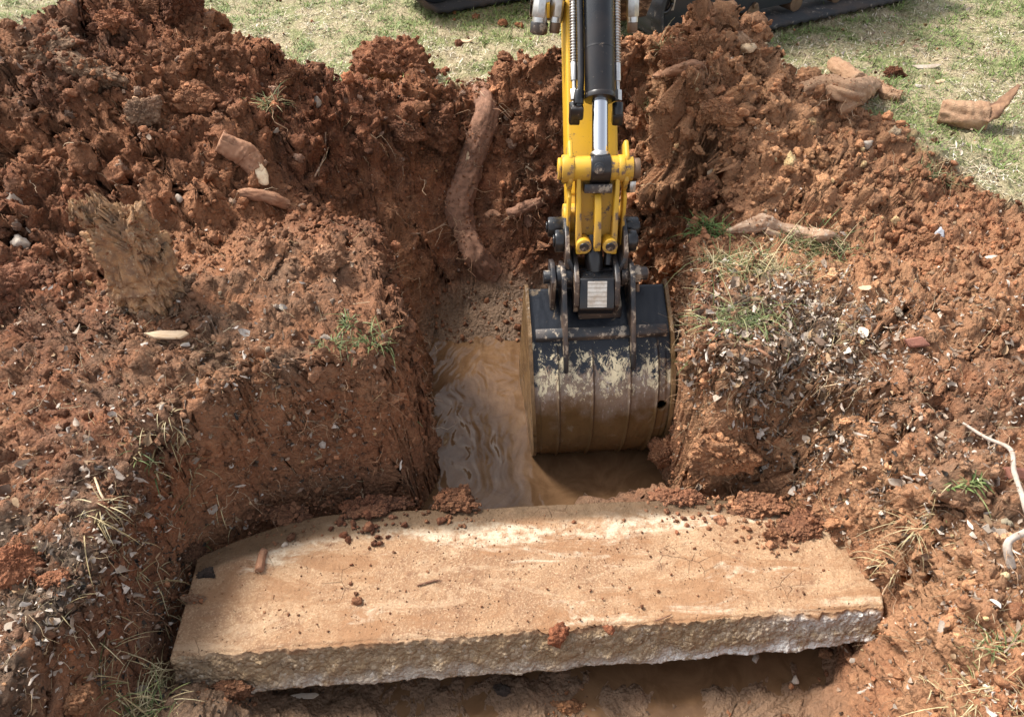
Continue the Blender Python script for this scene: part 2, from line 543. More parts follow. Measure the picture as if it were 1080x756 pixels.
def bucket_mat(side=False):
    k = NT('worn_bucket_side' if side else 'worn_bucket_shell')
    hgt = k.attr('hgt')                                             # 0 at the lip, 1 at the top plate
    s = k.noise(16, 8, 0.78, 0.4, k.scaled((1.4, 1.4, 0.6)))
    f = k.math('ADD', hgt, k.math('MULTIPLY', k.math('SUBTRACT', s, 0.5), 0.42))
    steel = k.mix(k.ramp(k.noise(9, 6, 0.7), [(0.35, 0), (0.65, 1)]), (0.13, 0.082, 0.055), (0.235, 0.17, 0.125))
    steel = k.mix(k.ramp(k.noise(30, 6, 0.7, 0, k.scaled((3, 3, 0.5))), [(0.56, 0), (0.68, 0.7)]), steel, (0.47, 0.42, 0.38))
    mud = k.mix(k.noise(12, 5, 0.6), (0.080, 0.042, 0.016), (0.165, 0.090, 0.035))
    chip = (0.55, 0.46, 0.30)
    blk = (0.016, 0.018, 0.023)
    mf = k.math('ADD', hgt, k.math('MULTIPLY', k.math('SUBTRACT', k.noise(7, 6, 0.65), 0.5), 0.35))
    low = k.mix(k.ramp(mf, [(0.60, 0), (0.68, 1)]), mud, steel)
    if side:
        c = k.mix(k.ramp(k.noise(11, 6, 0.7), [(0.4, 0), (0.6, 1)]), (0.075, 0.042, 0.018), (0.185, 0.108, 0.048))
        rg = k.math('ADD', 0.14, k.math('MULTIPLY', k.noise(9, 3), 0.35)); mt = 0.0
        nb = k.bump(k.noise(40, 5, 0.65, 0.4, k.scaled((1, 1, .35))), 0.9, 0.008)
    else:
        thin = k.noise(15, 10, 0.82, 0.6, k.scaled((1.7, 1.7, 0.6)))
        edge = k.ramp(f, [(0.66, 0), (0.70, 1), (0.78, 1), (0.90, 0.12)])
        c = k.mix(k.ramp(f, [(0.735, 0), (0.765, 1)]), low, blk)
        c = k.mix(k.ramp(k.math('ADD', thin, k.math('MULTIPLY', k.math('SUBTRACT', edge, 1.0), 0.22)), [(0.505, 0), (0.525, .92)]), c, chip)
        c = k.mix(k.ramp(k.noise(10, 8, 0.75, 0.6), [(0.60, 0), (0.64, 0.8)]), c, (0.19, 0.14, 0.09))
        sm = k.attr('seam')
        c = k.mix(k.math('MULTIPLY', sm, k.ramp(k.noise(20, 5, 0.7), [(0.3, 1), (0.65, 0.35)])), c, (0.045, 0.028, 0.018))
        rg = k.ramp(hgt, [(0.3, 0.36), (0.52, 0.42), (0.72, 0.28)])
        mt = k.ramp(f, [(0.54, 0.0), (0.66, 0.25), (0.72, 0.3), (0.76, 0.0)])
        nb = k.bump(k.math('ADD', k.noise(45, 5, 0.65), k.math('MULTIPLY', k.ramp(k.vor(34), [(0.1, 1), (0.4, 0)]), k.math('SUBTRACT', 1.0, hgt))), 0.35, 0.005)
    return k.done(c, rg, mt, nb, 0.30)


M['bucket'] = bucket_mat()
M['bucket_side'] = bucket_mat(True)

# ------------------------------------------------------------------ terrain
POLY = np.array([(-1.02, -.6), (-1.06, .9), (-1.10, 1.34), (-1.06, 1.64), (-.84, 1.82), (-.37, 1.87), (-.30, 2.15), (-.33, 2.7), (-.36, 3.05),
                 (-.2, 3.2), (.3, 3.25), (.74, 3.15), (.69, 2.7), (.635, 2.2), (.615, 1.96), (.76, 1.87), (.93, 1.76), (1.03, 1.56),
                 (1.08, 1.34), (1.00, 1.12), (.80, .85), (.70, -.6)])
W_ANCH = np.array([(-1.1, .9, .22), (-1.15, 1.4, .11), (-.9, 1.85, .11), (-.5, 1.95, .13), (-.33, 2.1, .09), (-.38, 2.6, .18), (-.4, 3.0, .33), (-.1, 3.3, .85),
                   (.4, 3.35, .75), (.78, 3.2, .22), (.76, 2.7, .06), (.67, 2.2, .05), (.70, 1.95, .13), (1.0, 1.9, .30), (1.25, 1.6, .26), (1.2, 1.3, .28),
                   (1.0, 1.0, .30), (.8, .5, .30)])
LH = dict(x=[-6, -4, -2.9, -2.4, -2.27, -2.05, -1.9, -1.55, -1.35, -1.17, -1.0, -.86, -.70, -.54, -.36, -.2],
          h=[.0, .35, .52, .50, .52, .58, .64, .62, .50, .44, .36, .28, .26, .26, .14, 0],
          y=[3.4, 3.4, 3.45, 3.5, 3.57, 3.65, 3.72, 3.74, 3.66, 3.62, 3.64, 3.68, 3.70, 3.74, 3.9, 4.0],
          wf=[1.3, 1.5, 1.6, 1.6, 1.6, 1.6, 1.6, 1.5, 1.3, 1.1, .8, .55, .42, .36, .35, .35],
          wb=[.6, .7, .7, .65, .6, .6, .55, .5, .45, .42, .4, .38, .36, .36, .34, .3])
RH = dict(x=[-.35, -.1, .05, .3, .5, .7, .885, 1.1, 1.38, 1.65, 1.95, 2.3],
          h=[0, .12, .28, .36, .42, .50, .54, .46, .33, .19, .08, 0],
          y=[4.05, 4.0, 3.93, 3.88, 3.84, 3.8, 3.78, 3.7, 3.56, 3.5, 3.45, 3.4],
          wf=[.5, .6, .7, .7, .7, .75, .95, 1.0, .95, .8, .65, .5],
          wb=[.35, .4, .42, .42, .42, .42, .42, .42, .36, .32, .3, .3])
YB = dict(x=[-8, -3, -2.4, -1.9, -1.5, -1.17, -.86, -.54, -.3, 0, .5, .9, 1.2, 1.5, 1.9, 2.15, 2.6, 3.2, 6],
          y=[4.0, 4.0, 4.0, 4.12, 4.12, 4.0, 3.98, 4.05, 4.22, 4.28, 4.22, 4.16, 4.02, 3.76, 3.38, 2.98, 2.72, 2.65, 2.6])


def sdf(poly, x, y):
    d = np.full(x.shape, 1e9, np.float32); s = np.ones(x.shape, np.float32)
    n = len(poly)
    for i in range(n):
        ax, ay = poly[i]; bx, by = poly[i - 1]
        ex, ey = bx - ax, by - ay; wx, wy = x - ax, y - ay
        t = np.clip((wx * ex + wy * ey) / (ex * ex + ey * ey), 0, 1)
        d = np.minimum(d, (wx - ex * t) ** 2 + (wy - ey * t) ** 2)
        c1 = y >= ay; c2 = y < by; c3 = ex * wy > ey * wx
        fl = (c1 & c2 & c3) | (~c1 & ~c2 & ~c3)
        s = np.where(fl, -s, s)
    return s * np.sqrt(d)


def gauss(x, y, cx, cy, rx, ry=None):
    ry = ry or rx
    return np.exp(-((x - cx) / rx) ** 2 - ((y - cy) / ry) ** 2)


def heap(Hd, x, y):
    h = np.interp(x, Hd['x'], Hd['h']); yc = np.interp(x, Hd['x'], Hd['y'])
    d = y - yc
    p = np.where(d < 0, 1 + d / np.interp(x, Hd['x'], Hd['wf']), 1 - d / np.interp(x, Hd['x'], Hd['wb']))
    p = np.clip(p, 0, 1)
    return h * (0.45 * p + 0.55 * p * p * (3 - 2 * p))


def terrain(x, y, full=False):
    x = x.astype(np.float32); y = y.astype(np.float32)
    a1 = n2(x * 1.7, y * 1.7, 3.1); a2 = n2(x * 1.7, y * 1.7, 9.7)
    b1 = n2(x * 6, y * 6, 1.3); b2 = n2(x * 6, y * 6, 5.7); c1 = n2(x * 17, y * 17, 2.2)
    wx = x + .05 * a1 + .006 * b1; wy = y + .05 * a2 + .006 * b2
    grade = -.15 * sstep(1.9, 1.0, y) * (.6 + .4 * sstep(0, -.5, x)) + .02 * a1
    grade = grade + .05 * sstep(1.3, 2.2, x) * sstep(3.2, 2.0, y)
    hl = heap(LH, wx, wy); hr = heap(RH, wx, wy)
    hp = np.maximum(hl, hr)
    surf = grade + hp
    surf += .13 * gauss(wx, wy, -.80, 2.45, .42, .38) + .06 * gauss(wx, wy, -1.3, 2.2, .5, .3)
    surf -= .26 * gauss(wx, wy, -.64, 3.18, .20, .22)
    surf += .07 * gauss(wx, wy, -.42, 3.45, .16, .14)
    surf -= .05 * gauss(wx, wy, -1.55, 1.75, .5, .35)
    surf += .05 * gauss(wx, wy, .95, 2.35, .22, .18) - .05 * gauss(wx, wy, 1.1, 2.0, .35, .12)
    rough = np.clip(hp * 4, 0, 1)
    surf += rough * (.055 * b1 + .05 * a2 + .02 * c1) + (1 - rough) * (.012 * b1 + .006 * c1)
    d = sdf(POLY, wx, wy)
    wsum = 0; wv = 0
    for ax, ay, w in W_ANCH:
        k = 1.0 / ((x - ax) ** 2 + (y - ay) ** 2 + .004) ** 2
        wsum = wsum + k; wv = wv + k * w
    w = wv / wsum
    t = np.clip(d / w, 0, 1)
    s = t * .5 + .5 * t * t * (3 - 2 * t)
    s = np.where(w > .5, t ** .85, s)
    fl = np.where(y > 1.86, -.90, -.80) + 0.0 * x
    fl = fl + .20 * sstep(2.75, 3.2, y) + .02 * b1
    fl = fl + .30 * gauss(wx, wy, -.98, 1.0, .20, .22) + .09 * gauss(wx, wy, -.62, .98, .22, .12)
    fl = fl + .16 * gauss(wx, wy, 1.12, .98, .13, .22) - .05 * gauss(wx, wy, .6, 1.4, .5, .2) + .03 * gauss(wx, wy, .25, .95, .18, .06) + .025 * a2
    fl = fl + .24 * gauss(wx, wy, .58, 1.93, .16, .10) + .15 * gauss(wx, wy, .34, 1.91, .16, .06) + .13 * gauss(wx, wy, -.16, 1.90, .15, .07)
    z = fl * (1 - s) + surf * s
    if not full: return z
    yb = np.interp(x, YB['x'], YB['y'])
    g = sstep(-.10, .14, y - yb + .10 * b1 + .14 * a1 + .05 * c1) * sstep(.16, .05, hp)
    return z, dict(s=s, d=d, hl=hl, hr=hr, hp=hp, grass=g, w=w)


def hwid(Y): return np.maximum(.74 * Y + .95, 1.5)


NI, NJ = 920, 880
_ys = [-2.5, -1.2, -.4]
_yy = .15
while _yy < 6.6:
    _ys.append(_yy); _yy += .0042 * (1.8 ** 2 + _yy ** 2) ** .5 * (1.15 if _yy < 4.1 else 1.9)
while _yy < 70:
    _ys.append(_yy); _yy += .09 * (_yy - 5.6)
YS = np.array(_ys); NJ = len(YS)
vj = np.linspace(0, 1, NJ)
U = np.tile(np.linspace(-1, 1, NI), (NJ, 1)); Vp = np.tile(vj[:, None], (1, NI))


def uv2xy(U, Vp):
    Y = np.interp(Vp, vj, YS); e = np.clip((np.abs(U) - .88) / .12, 0, 1)
    return (U + np.sign(U) * e * e * 1.3) * hwid(Y), Y


def blur(a, ax, n=2):
    for _ in range(n):
        p = np.pad(a, [(2, 2) if k == ax else (0, 0) for k in range(2)], mode='edge')
        a = sum(np.take(p, np.arange(q, q + a.shape[ax]), axis=ax) for q in range(5)) / 5
    return a


for it in range(3):
    X, Y = uv2xy(U, Vp); Z = terrain(X, Y)
    dx = np.diff(X, axis=1); dz = np.diff(Z, axis=1); du = np.diff(U, axis=1)
    w = np.clip(np.sqrt(dx * dx + dz * dz) / np.maximum(np.abs(dx), 1e-6), 1, 11)
    w = blur(blur(w, 1, 2), 0, 3) * du
    cum = np.concatenate([np.zeros((NJ, 1)), np.cumsum(w, 1)], 1)
    tgt = np.linspace(0, 1, NI)
    for j in range(3, NJ - 12): U[j] = np.interp(tgt * cum[j, -1], cum[j], U[j])
    X, Y = uv2xy(U, Vp); Z = terrain(X, Y)
    dy = np.diff(Y, axis=0); dz = np.diff(Z, axis=0); dv = np.diff(Vp, axis=0)
    w = np.clip(np.sqrt(dy * dy + dz * dz) / np.maximum(np.abs(dy), 1e-6), 1, 11)
    w = blur(blur(w, 0, 2), 1, 3) * dv
    cum = np.concatenate([np.zeros((1, NI)), np.cumsum(w, 0)], 0)
    tgt = np.linspace(0, 1, NJ)
    for i in range(NI): Vp[:, i] = np.interp(tgt * cum[-1, i], cum[:, i], Vp[:, i])
X, Y = uv2xy(U, Vp)
Z, TA = terrain(X, Y, True)


def grid_normals(X, Y, Z):
    P = np.stack([X, Y, Z], -1)
    n = np.cross(np.gradient(P, axis=1), np.gradient(P, axis=0))
    return n / (np.linalg.norm(n, axis=-1, keepdims=True) + 1e-12)


N = grid_normals(X, Y, Z)
# roughness of the surface: heaps of clods, banks, smeared trench walls, lawn
ss = TA['s']; hpv = TA['hp']; gr = TA['grass']
steep = 1 - np.clip(np.abs(N[..., 2]), 0, 1)
near = sstep(9, 6.5, Y)
loose = np.clip(hpv * 7 + .35 * gauss(X, Y, 1.7, 2.6, .7, .35) + .3 * gauss(X, Y, 1.5, 1.2, .4, .35), 0, 1) * (1 - gr)
bank = (1 - loose) * (1 - gr) * sstep(.5, 1, ss)
wall = sstep(.02, .2, ss) * sstep(1.0, .8, ss)
floor_ = 1 - sstep(.0, .15, ss)
P1 = (X * 7.5, Y * 7.5, Z * 7.5)
wpx = X + .03 * noise3(X * 9, Y * 9, Z * 9); wpy = Y + .03 * noise3(X * 9 + 5, Y * 9, Z * 9); wpz = Z + .03 * noise3(X * 9, Y * 9 + 7, Z * 9)
f1, f2, id1 = worley(wpx * 6.0, wpy * 6.0, wpz * 6.0)
g1, g2, id2 = worley(wpx * 14.0, wpy * 14.0, wpz * 14.0)
h1, h2, id3 = worley(wpx * 34.0 + 3, wpy * 34.0, wpz * 34.0)
lump = sstep(.02, .34, f2 - f1) * (1 - .55 * f1) * (id1 ** 1.4) * .120
lump2 = sstep(.02, .30, g2 - g1) * (1 - .6 * g1) * (id2 ** 1.2) * .060
lump3 = sstep(.02, .30, h2 - h1) * (1 - .6 * h1) * (id3 ** 1.0) * .026
fine = fbm(X * 55, Y * 55, Z * 55, 4, .65) * .008
mid = fbm(X * 11, Y * 11, Z * 11, 4, .55)
strata = fbm(X * 4, Y * 4, Z * 26, 4, .6)
disp = loose * (lump + lump2 + lump3 * .9 + mid * .045 - .045)
disp += bank * (1 + .5 * sstep(.8, 1.2, X)) * (lump * .22 + lump2 * .60 + lump3 * .85 + mid * .024 - .016)
smear = sstep(-.15, .35, fbm(X * 2.3, Y * 2.3, Z * 2.3, 2))
face_ = 1 - .8 * sstep(2.4, 2.0, Y) * sstep(-.2, -.4, X)
disp += wall * face_ * ((lump * .25 + lump2 * .6 + lump3 * .7) * (.75 - .65 * smear) + strata * .018 + mid * (.03 - .018 * smear) - .016)
disp += floor_ * (lump2 * .3 + lump3 * .45 + mid * .014)
gz_ = gauss(X, Y, .42, 1.93, .35, .11) + .8 * gauss(X, Y, -.16, 1.9, .2, .1)
disp += floor_ * gz_ * (lump * .3 + lump2 * .9 + lump3 * .9)
disp += gr * (mid * .012 + lump3 * .25)
disp += fine * (1 - .6 * floor_) * (1 - .55 * wall) * (1 - gr * .4)
disp *= near
X2 = X + N[..., 0] * disp; Y2 = Y + N[..., 1] * disp; Z2 = Z + N[..., 2] * disp
TN = grid_normals(X2, Y2, Z2)

# what the soil is: leaf-mould topsoil on the banks, wet smeared clay; pale paints sunlit orange onto the right-hand clay
hum = n2(X * 2.6, Y * 2.6, 4.4) * .5 + .5 * n2(X * 8, Y * 8, 2.4)
top = np.zeros_like(X)
top += gauss(X, Y, 1.0, 2.15, .32, .28) * .95 + gauss(X, Y, 1.35, 1.5, .35, .35) * .55 + gauss(X, Y, 1.9, 1.9, .5, .5) * .35
top += gauss(X, Y, -1.35, 1.25, .45, .5) * .85 + gauss(X, Y, -1.0, 2.0, .45, .22) * .60 + gauss(X, Y, -.75, 2.4, .35, .35) * .5 + gauss(X, Y, -1.8, 2.2, .5, .4) * .45
top += gauss(X, Y, -2.0, 3.35, .28, .25) * .8 + gauss(X, Y, -1.0, .95, .3, .3) * .9
top = np.clip(top + hum * .35 * bank, 0, 1) * (1 - gr) * (1 - floor_)
top = np.maximum(top * (1 - .7 * wall), wall * sstep(.6, .95, ss) * .22 * sstep(1.7, .5, X))
pale = np.clip(gauss(X, Y, 1.35, 3.3, .7, .45) * .9 + gauss(X, Y, .95, 3.6, .4, .3) * .6 + gauss(X, Y, 1.9, 2.4, .9, .6) * .85 + gauss(X, Y, 1.1, 2.55, .3, .25) * .4 + gauss(X, Y, 1.5, 1.1, .45, .45) * .8
               + gauss(X, Y, .82, 1.98, .25, .14) * .7 + wall * sstep(.55, .66, X) * .7 * sstep(-.55, -.35, Z), 0, 1) * (1 - gr)
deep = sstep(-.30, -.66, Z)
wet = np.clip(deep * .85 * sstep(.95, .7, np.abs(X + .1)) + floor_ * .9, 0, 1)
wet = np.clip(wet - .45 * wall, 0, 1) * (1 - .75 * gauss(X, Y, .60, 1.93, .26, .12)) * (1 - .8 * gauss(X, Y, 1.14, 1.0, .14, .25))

dark_tone = np.clip(sstep(.55, .25, X) * (.85 * sstep(2.5, 3.0, Y) + .45 * sstep(1.7, 2.1, Y) - .5 * wall) + .5 * gauss(X, Y, .6, 3.4, .35, .35), 0, 1) * (.8 + .4 * n2(X * 3, Y * 3, 8.1))  # darker tone over the left heap, left bank and trench head
PT = np.stack([X2, Y2, Z2], -1).reshape(-1, 3)
PN = TN.reshape(-1, 3)
idx = np.arange(NI * NJ).reshape(NJ, NI)
Q = np.stack([idx[:-1, :-1], idx[:-1, 1:], idx[1:, 1:], idx[1:, :-1]], -1).reshape(-1, 4)
AT = {k: v.reshape(-1) for k, v in dict(top=top, wet=wet, grass=gr, pale=pale, dark_tone=dark_tone).items()}
fc = PT[Q].mean(1)


def fmean(a): return a.reshape(-1)[Q].mean(1)


m_l = fmean(TA['hl']); m_r = fmean(TA['hr']); m_g = fmean(gr); m_s = fmean(ss)
fy = fc[:, 1]; fx = fc[:, 0]
is_lawn = (m_g > .5) | (fy > 4.6)
is_l = (~is_lawn) & (m_l > .06) & (m_l >= m_r) & (m_s > .97)
is_r = (~is_lawn) & (m_r > .06) & (m_r > m_l) & (m_s > .97)
is_gd = ~(is_lawn | is_l | is_r)


def submesh(name, mask):
    q = Q[mask]; u, inv = np.unique(q, return_inverse=True)
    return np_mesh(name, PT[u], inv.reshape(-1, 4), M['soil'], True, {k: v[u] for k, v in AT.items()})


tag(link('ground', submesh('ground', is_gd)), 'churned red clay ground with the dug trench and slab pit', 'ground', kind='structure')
tag(link('lawn', submesh('lawn', is_lawn)), 'patchy straw coloured lawn beyond the spoil heaps', 'lawn', kind='structure')
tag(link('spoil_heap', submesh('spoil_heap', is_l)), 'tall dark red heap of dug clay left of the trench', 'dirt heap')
tag(link('spoil_heap', submesh('spoil_heap', is_r)), 'lighter orange heap of crumbled clay right of the digger arm', 'dirt heap')

# ray casting against a coarser copy of the same surface
i2 = idx[::2, ::2]
_q = np.stack([i2[:-1, :-1], i2[:-1, 1:], i2[1:, 1:], i2[1:, :-1]], -1).reshape(-1, 4)
_u, _inv = np.unique(_q, return_inverse=True)
BVH = BVHTree.FromPolygons(PT[_u].tolist(), _inv.reshape(-1, 4).tolist())


def hit(px, py):
    """where the camera ray of a photo pixel meets the ground"""
    d = Vector(ray(px, py)).normalized()
    loc, nor, i, dist = BVH.ray_cast(Vector(CAM), d)
    if loc is None: return np.array(at_z(px, py, 0.0)), np.array([0, 0, 1.0])
    n = np.array(nor); n = n if n[2] > 0 else -n
    return np.array(loc), n


def ground_z(x, y):
    loc, nor, i, dist = BVH.ray_cast(Vector((x, y, 5)), Vector((0, 0, -1)))
    return loc.z if loc is not None else 0.0


# ------------------------------------------------------------------ scatter (uncountable stuff)
inview = (np.abs(PT[:, 0]) < .70 * PT[:, 1] + .9) & (PT[:, 1] > .55) & (PT[:, 1] < 6.4)
area = np.ones(len(PT))
_gx = np.linalg.norm(np.cross(np.gradient(np.stack([X, Y, Z], -1), axis=1), np.gradient(np.stack([X, Y, Z], -1), axis=0)), axis=-1).reshape(-1)
area = _gx * inview


def pick(weight, n):
    p = np.maximum(weight, 0) * area; c = np.cumsum(p); c /= c[-1]
    return np.searchsorted(c, rng.random(n))


def frames(n):
    """random tangent frames around unit normals"""
    r = rng.normal(size=n.shape); t = r - n * (r * n).sum(1, keepdims=True); t /= np.linalg.norm(t, axis=1, keepdims=True) + 1e-9
    return t, np.cross(n, t)


def rand_rot(n):
    q = rng.normal(size=(n, 4)); q /= np.linalg.norm(q, axis=1, keepdims=True)
    w, x, y, z = q.T
    return np.stack([np.stack([1 - 2 * (y * y + z * z), 2 * (x * y - z * w), 2 * (x * z + y * w)], -1),
                     np.stack([2 * (x * y + z * w), 1 - 2 * (x * x + z * z), 2 * (y * z - x * w)], -1),
                     np.stack([2 * (x * z - y * w), 2 * (y * z + x * w), 1 - 2 * (x * x + y * y)], -1)], 1)


def chunk(V, sd, knob=1.0, nplane=13):
    """unit directions V -> an angular broken lump: a rounded polytope with crumbly relief"""
    r_ = np.random.default_rng(int(sd * 1000) % 100000)
    pn = r_.normal(size=(nplane, 3)); pn /= np.linalg.norm(pn, axis=1, keepdims=True); pd = r_.uniform(.62, 1.0, nplane)
    dt = np.maximum(V @ pn.T, .05) / pd
    r = (np.sum(dt ** 14, 1)) ** (-1 / 14)
    r = np.minimum(r, 1.35)
    lo = fbm(V[:, 0] * 1.7 + sd, V[:, 1] * 1.7, V[:, 2] * 1.7, 3)
    r = r * (1 + .22 * lo)
    if len(V) > 100:
        k1, k2, ki = worley(V[:, 0] * 2.9 + sd, V[:, 1] * 2.9, V[:, 2] * 2.9)
        r = r * (1 + knob * (.20 * ki * sstep(0, .4, k2 - k1) - .10))
    if len(V) > 600:
        k1, k2, ki = worley(V[:, 0] * 7 + sd, V[:, 1] * 7, V[:, 2] * 7)
        m1, m2, mi = worley(V[:, 0] * 15 + sd, V[:, 1] * 15, V[:, 2] * 15)
        r = r * (1 + knob * (.12 * ki * sstep(0, .35, k2 - k1) - .06 + .06 * mi * sstep(0, .3, m2 - m1) - .03))
        r = r * (1 + .07 * fbm(V[:, 0] * 9 + sd, V[:, 1] * 9, V[:, 2] * 9, 4, .65))
    return V * r[:, None]


def scatter_clods(name, pos, nor, size, sub, tint, mat, sink=.25, label=None, cat=None):
    Vt, Ft = ico(sub); nt = len(Vt); n = len(pos); K = 16
    tem = [chunk(Vt, k * 7.3 + nt, 1.0) * np.array([1, rng.uniform(.65, 1), rng.uniform(.55, .85)]) for k in range(K)]
    tem = np.array(tem)
    ch = rng.integers(0, K, n); R = rand_rot(n)
    V = np.einsum('nij,nvj->nvi', R, tem[ch]) * size[:, None, None] + (pos + nor * (size * (.5 - sink))[:, None])[:, None, :]
    F = (Ft[None] + (np.arange(n) * nt)[:, None, None]).reshape(-1, 3)
    me = np_mesh(name, V.reshape(-1, 3), F, mat, True, {'tint': np.repeat(tint, nt, 0)})
    return tag(link(name, me), label, cat, kind='stuff')


gflat = gr.reshape(-1); lflat = loose.reshape(-1); bflat = bank.reshape(-1); wflat = wall.reshape(-1); tflat = top.reshape(-1)
palef = pale.reshape(-1); dark_tone_f = np.clip(dark_tone.reshape(-1), 0, 1); floorf = floor_.reshape(-1); wetf = wet.reshape(-1)
slabzone = (PT[:, 1] < 1.86) & (floorf > .3)
edge_lawn = np.exp(-((gflat - .25) / .3) ** 2) * (PT[:, 1] > 2.4)
wc = lflat * 1.0 + bflat * .75 + wflat * .35 + edge_lawn * .5 + .03 * gflat
wc = wc * ~slabzone


def clod_tint(ii, jitter=.28):
    n = len(ii)
    b = np.exp(rng.normal(0, jitter, n))[:, None] * np.array([1, 1, 1.0])
    t = b * (1 + tflat[ii][:, None] * np.array([-.35, -.15, .05])) * (1 + palef[ii][:, None] * np.array([.45, .6, .6]))
    t = t * (1 + dark_tone_f[ii][:, None] * np.array([-.24, -.29, -.31]))
    grey = (rng.random(n) < .05)[:, None]
    return np.clip(np.where(grey, t * np.array([1.3, 1.9, 2.6]), t), .1, 3)


ii = pick(wc, 42000); sz = np.clip(.0048 * np.exp(rng.normal(0, .5, len(ii))), .002, .018)
scatter_clods('soil_crumbs', PT[ii], PN[ii], sz, 2, clod_tint(ii), M['clod'], .2, 'small crumbs of red clay scattered over the banks and heaps', 'soil')
ii = pick(lflat * 1.3 * (1 + 1.2 * (PT[:, 0] > .6)) + bflat * .45 + edge_lawn * .25, 2100); sz = np.clip(.024 * np.exp(rng.normal(0, .4, len(ii))), .012, .065)
sz = np.where(lflat[ii] > .5, sz, sz * .7)
scatter_clods('soil_clods', PT[ii], PN[ii], sz, 4, clod_tint(ii, .22), M['clod'], .45, 'loose lumps of red clay strewn over the heaps and banks', 'soil')


def strips(name, pos, T, Nn, B, length, width, bend, curl, col, mat, seg, label, cat):
    """flat bent leaves or blades: along T, width along B, bending towards Nn"""
    n = len(pos); u = np.linspace(0, 1, seg + 1)
    prof = np.sin(np.pi * np.clip(u * .86 + .12, 0, 1)) ** .8
    ang = bend[:, None] * u[None]
    cx = np.cumsum(np.concatenate([np.zeros((n, 1)), np.cos((ang[:, 1:] + ang[:, :-1]) / 2) / seg], 1), 1)
    cz = np.cumsum(np.concatenate([np.zeros((n, 1)), np.sin((ang[:, 1:] + ang[:, :-1]) / 2) / seg], 1), 1)
    C = pos[:, None] + T[:, None] * (cx * length[:, None])[..., None] + Nn[:, None] * (cz * length[:, None])[..., None]
    hw = (width[:, None] * prof[None] * .5)[..., None]
    lift = Nn[:, None] * (hw * curl[:, None, None])
    j1 = rng.uniform(.45, 1.5, (n, seg + 1, 1)) if seg == 3 else 1.0; j2 = rng.uniform(.45, 1.5, (n, seg + 1, 1)) if seg == 3 else 1.0
    L = C + B[:, None] * hw * j1 + lift * j2; R = C - B[:, None] * hw * j2 + lift * j1
    V = np.stack([L, C, R], 2).reshape(n, -1, 3)
    per = (seg + 1) * 3
    f = []
    for k in range(seg):
        a = k * 3
        f += [(a, a + 1, a + 4, a + 3), (a + 1, a + 2, a + 5, a + 4)]
    F = (np.array(f)[None] + (np.arange(n) * per)[:, None, None]).reshape(-1, 4)
    me = np_mesh(name, V.reshape(-1, 3), F, mat, True, {'tint': np.repeat(col, per, 0)})
    return tag(link(name, me), label, cat, kind='stuff')


def palette(n, cols, jit=.15):
    c = np.array(cols)[rng.integers(0, len(cols), n)]
    return np.clip(c * np.exp(rng.normal(0, jit, (n, 1))), .01, .95)


ii = pick(lflat * 1.3 + bflat * .5 + edge_lawn * .3, 4200); sz = np.clip(.013 * np.exp(rng.normal(0, .35, len(ii))), .007, .03)
scatter_clods('small_clods', PT[ii], PN[ii], sz, 3, clod_tint(ii, .25), M['clod'], .3, 'small broken lumps of red clay over the heaps and banks', 'soil')


# leaf litter
wl = np.clip(gauss(PT[:, 0], PT[:, 1], 1.03, 2.18, .30, .26) * 6.0 + gauss(PT[:, 0], PT[:, 1], 1.35, 1.45, .40, .40) * 1.1 + gauss(PT[:, 0], PT[:, 1], 1.2, 1.05, .25, .25) * 1.1 + gauss(PT[:, 0], PT[:, 1], 1.9, 2.2, .6, .5) * .4
             + gauss(PT[:, 0], PT[:, 1], -1.25, 1.15, .40, .40) * 1.3 + gauss(PT[:, 0], PT[:, 1], -1.5, 1.9, .6, .5) * .32 + gauss(PT[:, 0], PT[:, 1], -.85, 2.0, .3, .15) * .5
             + gauss(PT[:, 0], PT[:, 1], .9, 1.8, .3, .12) * .7, 0, 6) * (bflat + .18 * wflat) + .12 * gflat * (PT[:, 0] > 1) + .015 * bflat + .01 * lflat
wl = wl * ~slabzone
ii = pick(wl, 20000); n = len(ii)
T, B = frames(PN[ii]); up = PN[ii]
tilt = rng.normal(0, .7, n)[:, None]
Nn = up * np.cos(tilt) + B * np.sin(tilt); B2 = np.cross(Nn, T)
ln = np.clip(.0135 * np.exp(rng.normal(0, .55, n)), .005, .05)
strips('leaf_litter', PT[ii] + up * rng.uniform(.003, .018, (n, 1)), T, Nn, B2, ln, ln * rng.uniform(.2, .7, n), rng.normal(0, 1.7, n), rng.normal(0, 1.1, n),
       palette(n, [(.40, .32, .25), (.30, .22, .16), (.50, .42, .35), (.20, .13, .09), (.56, .49, .42), (.32, .21, .12), (.38, .31, .25), (.24, .17, .12)]), M['leaf'], 3,
       'crumbled dry leaf litter over the banks beside the pit', 'leaves')


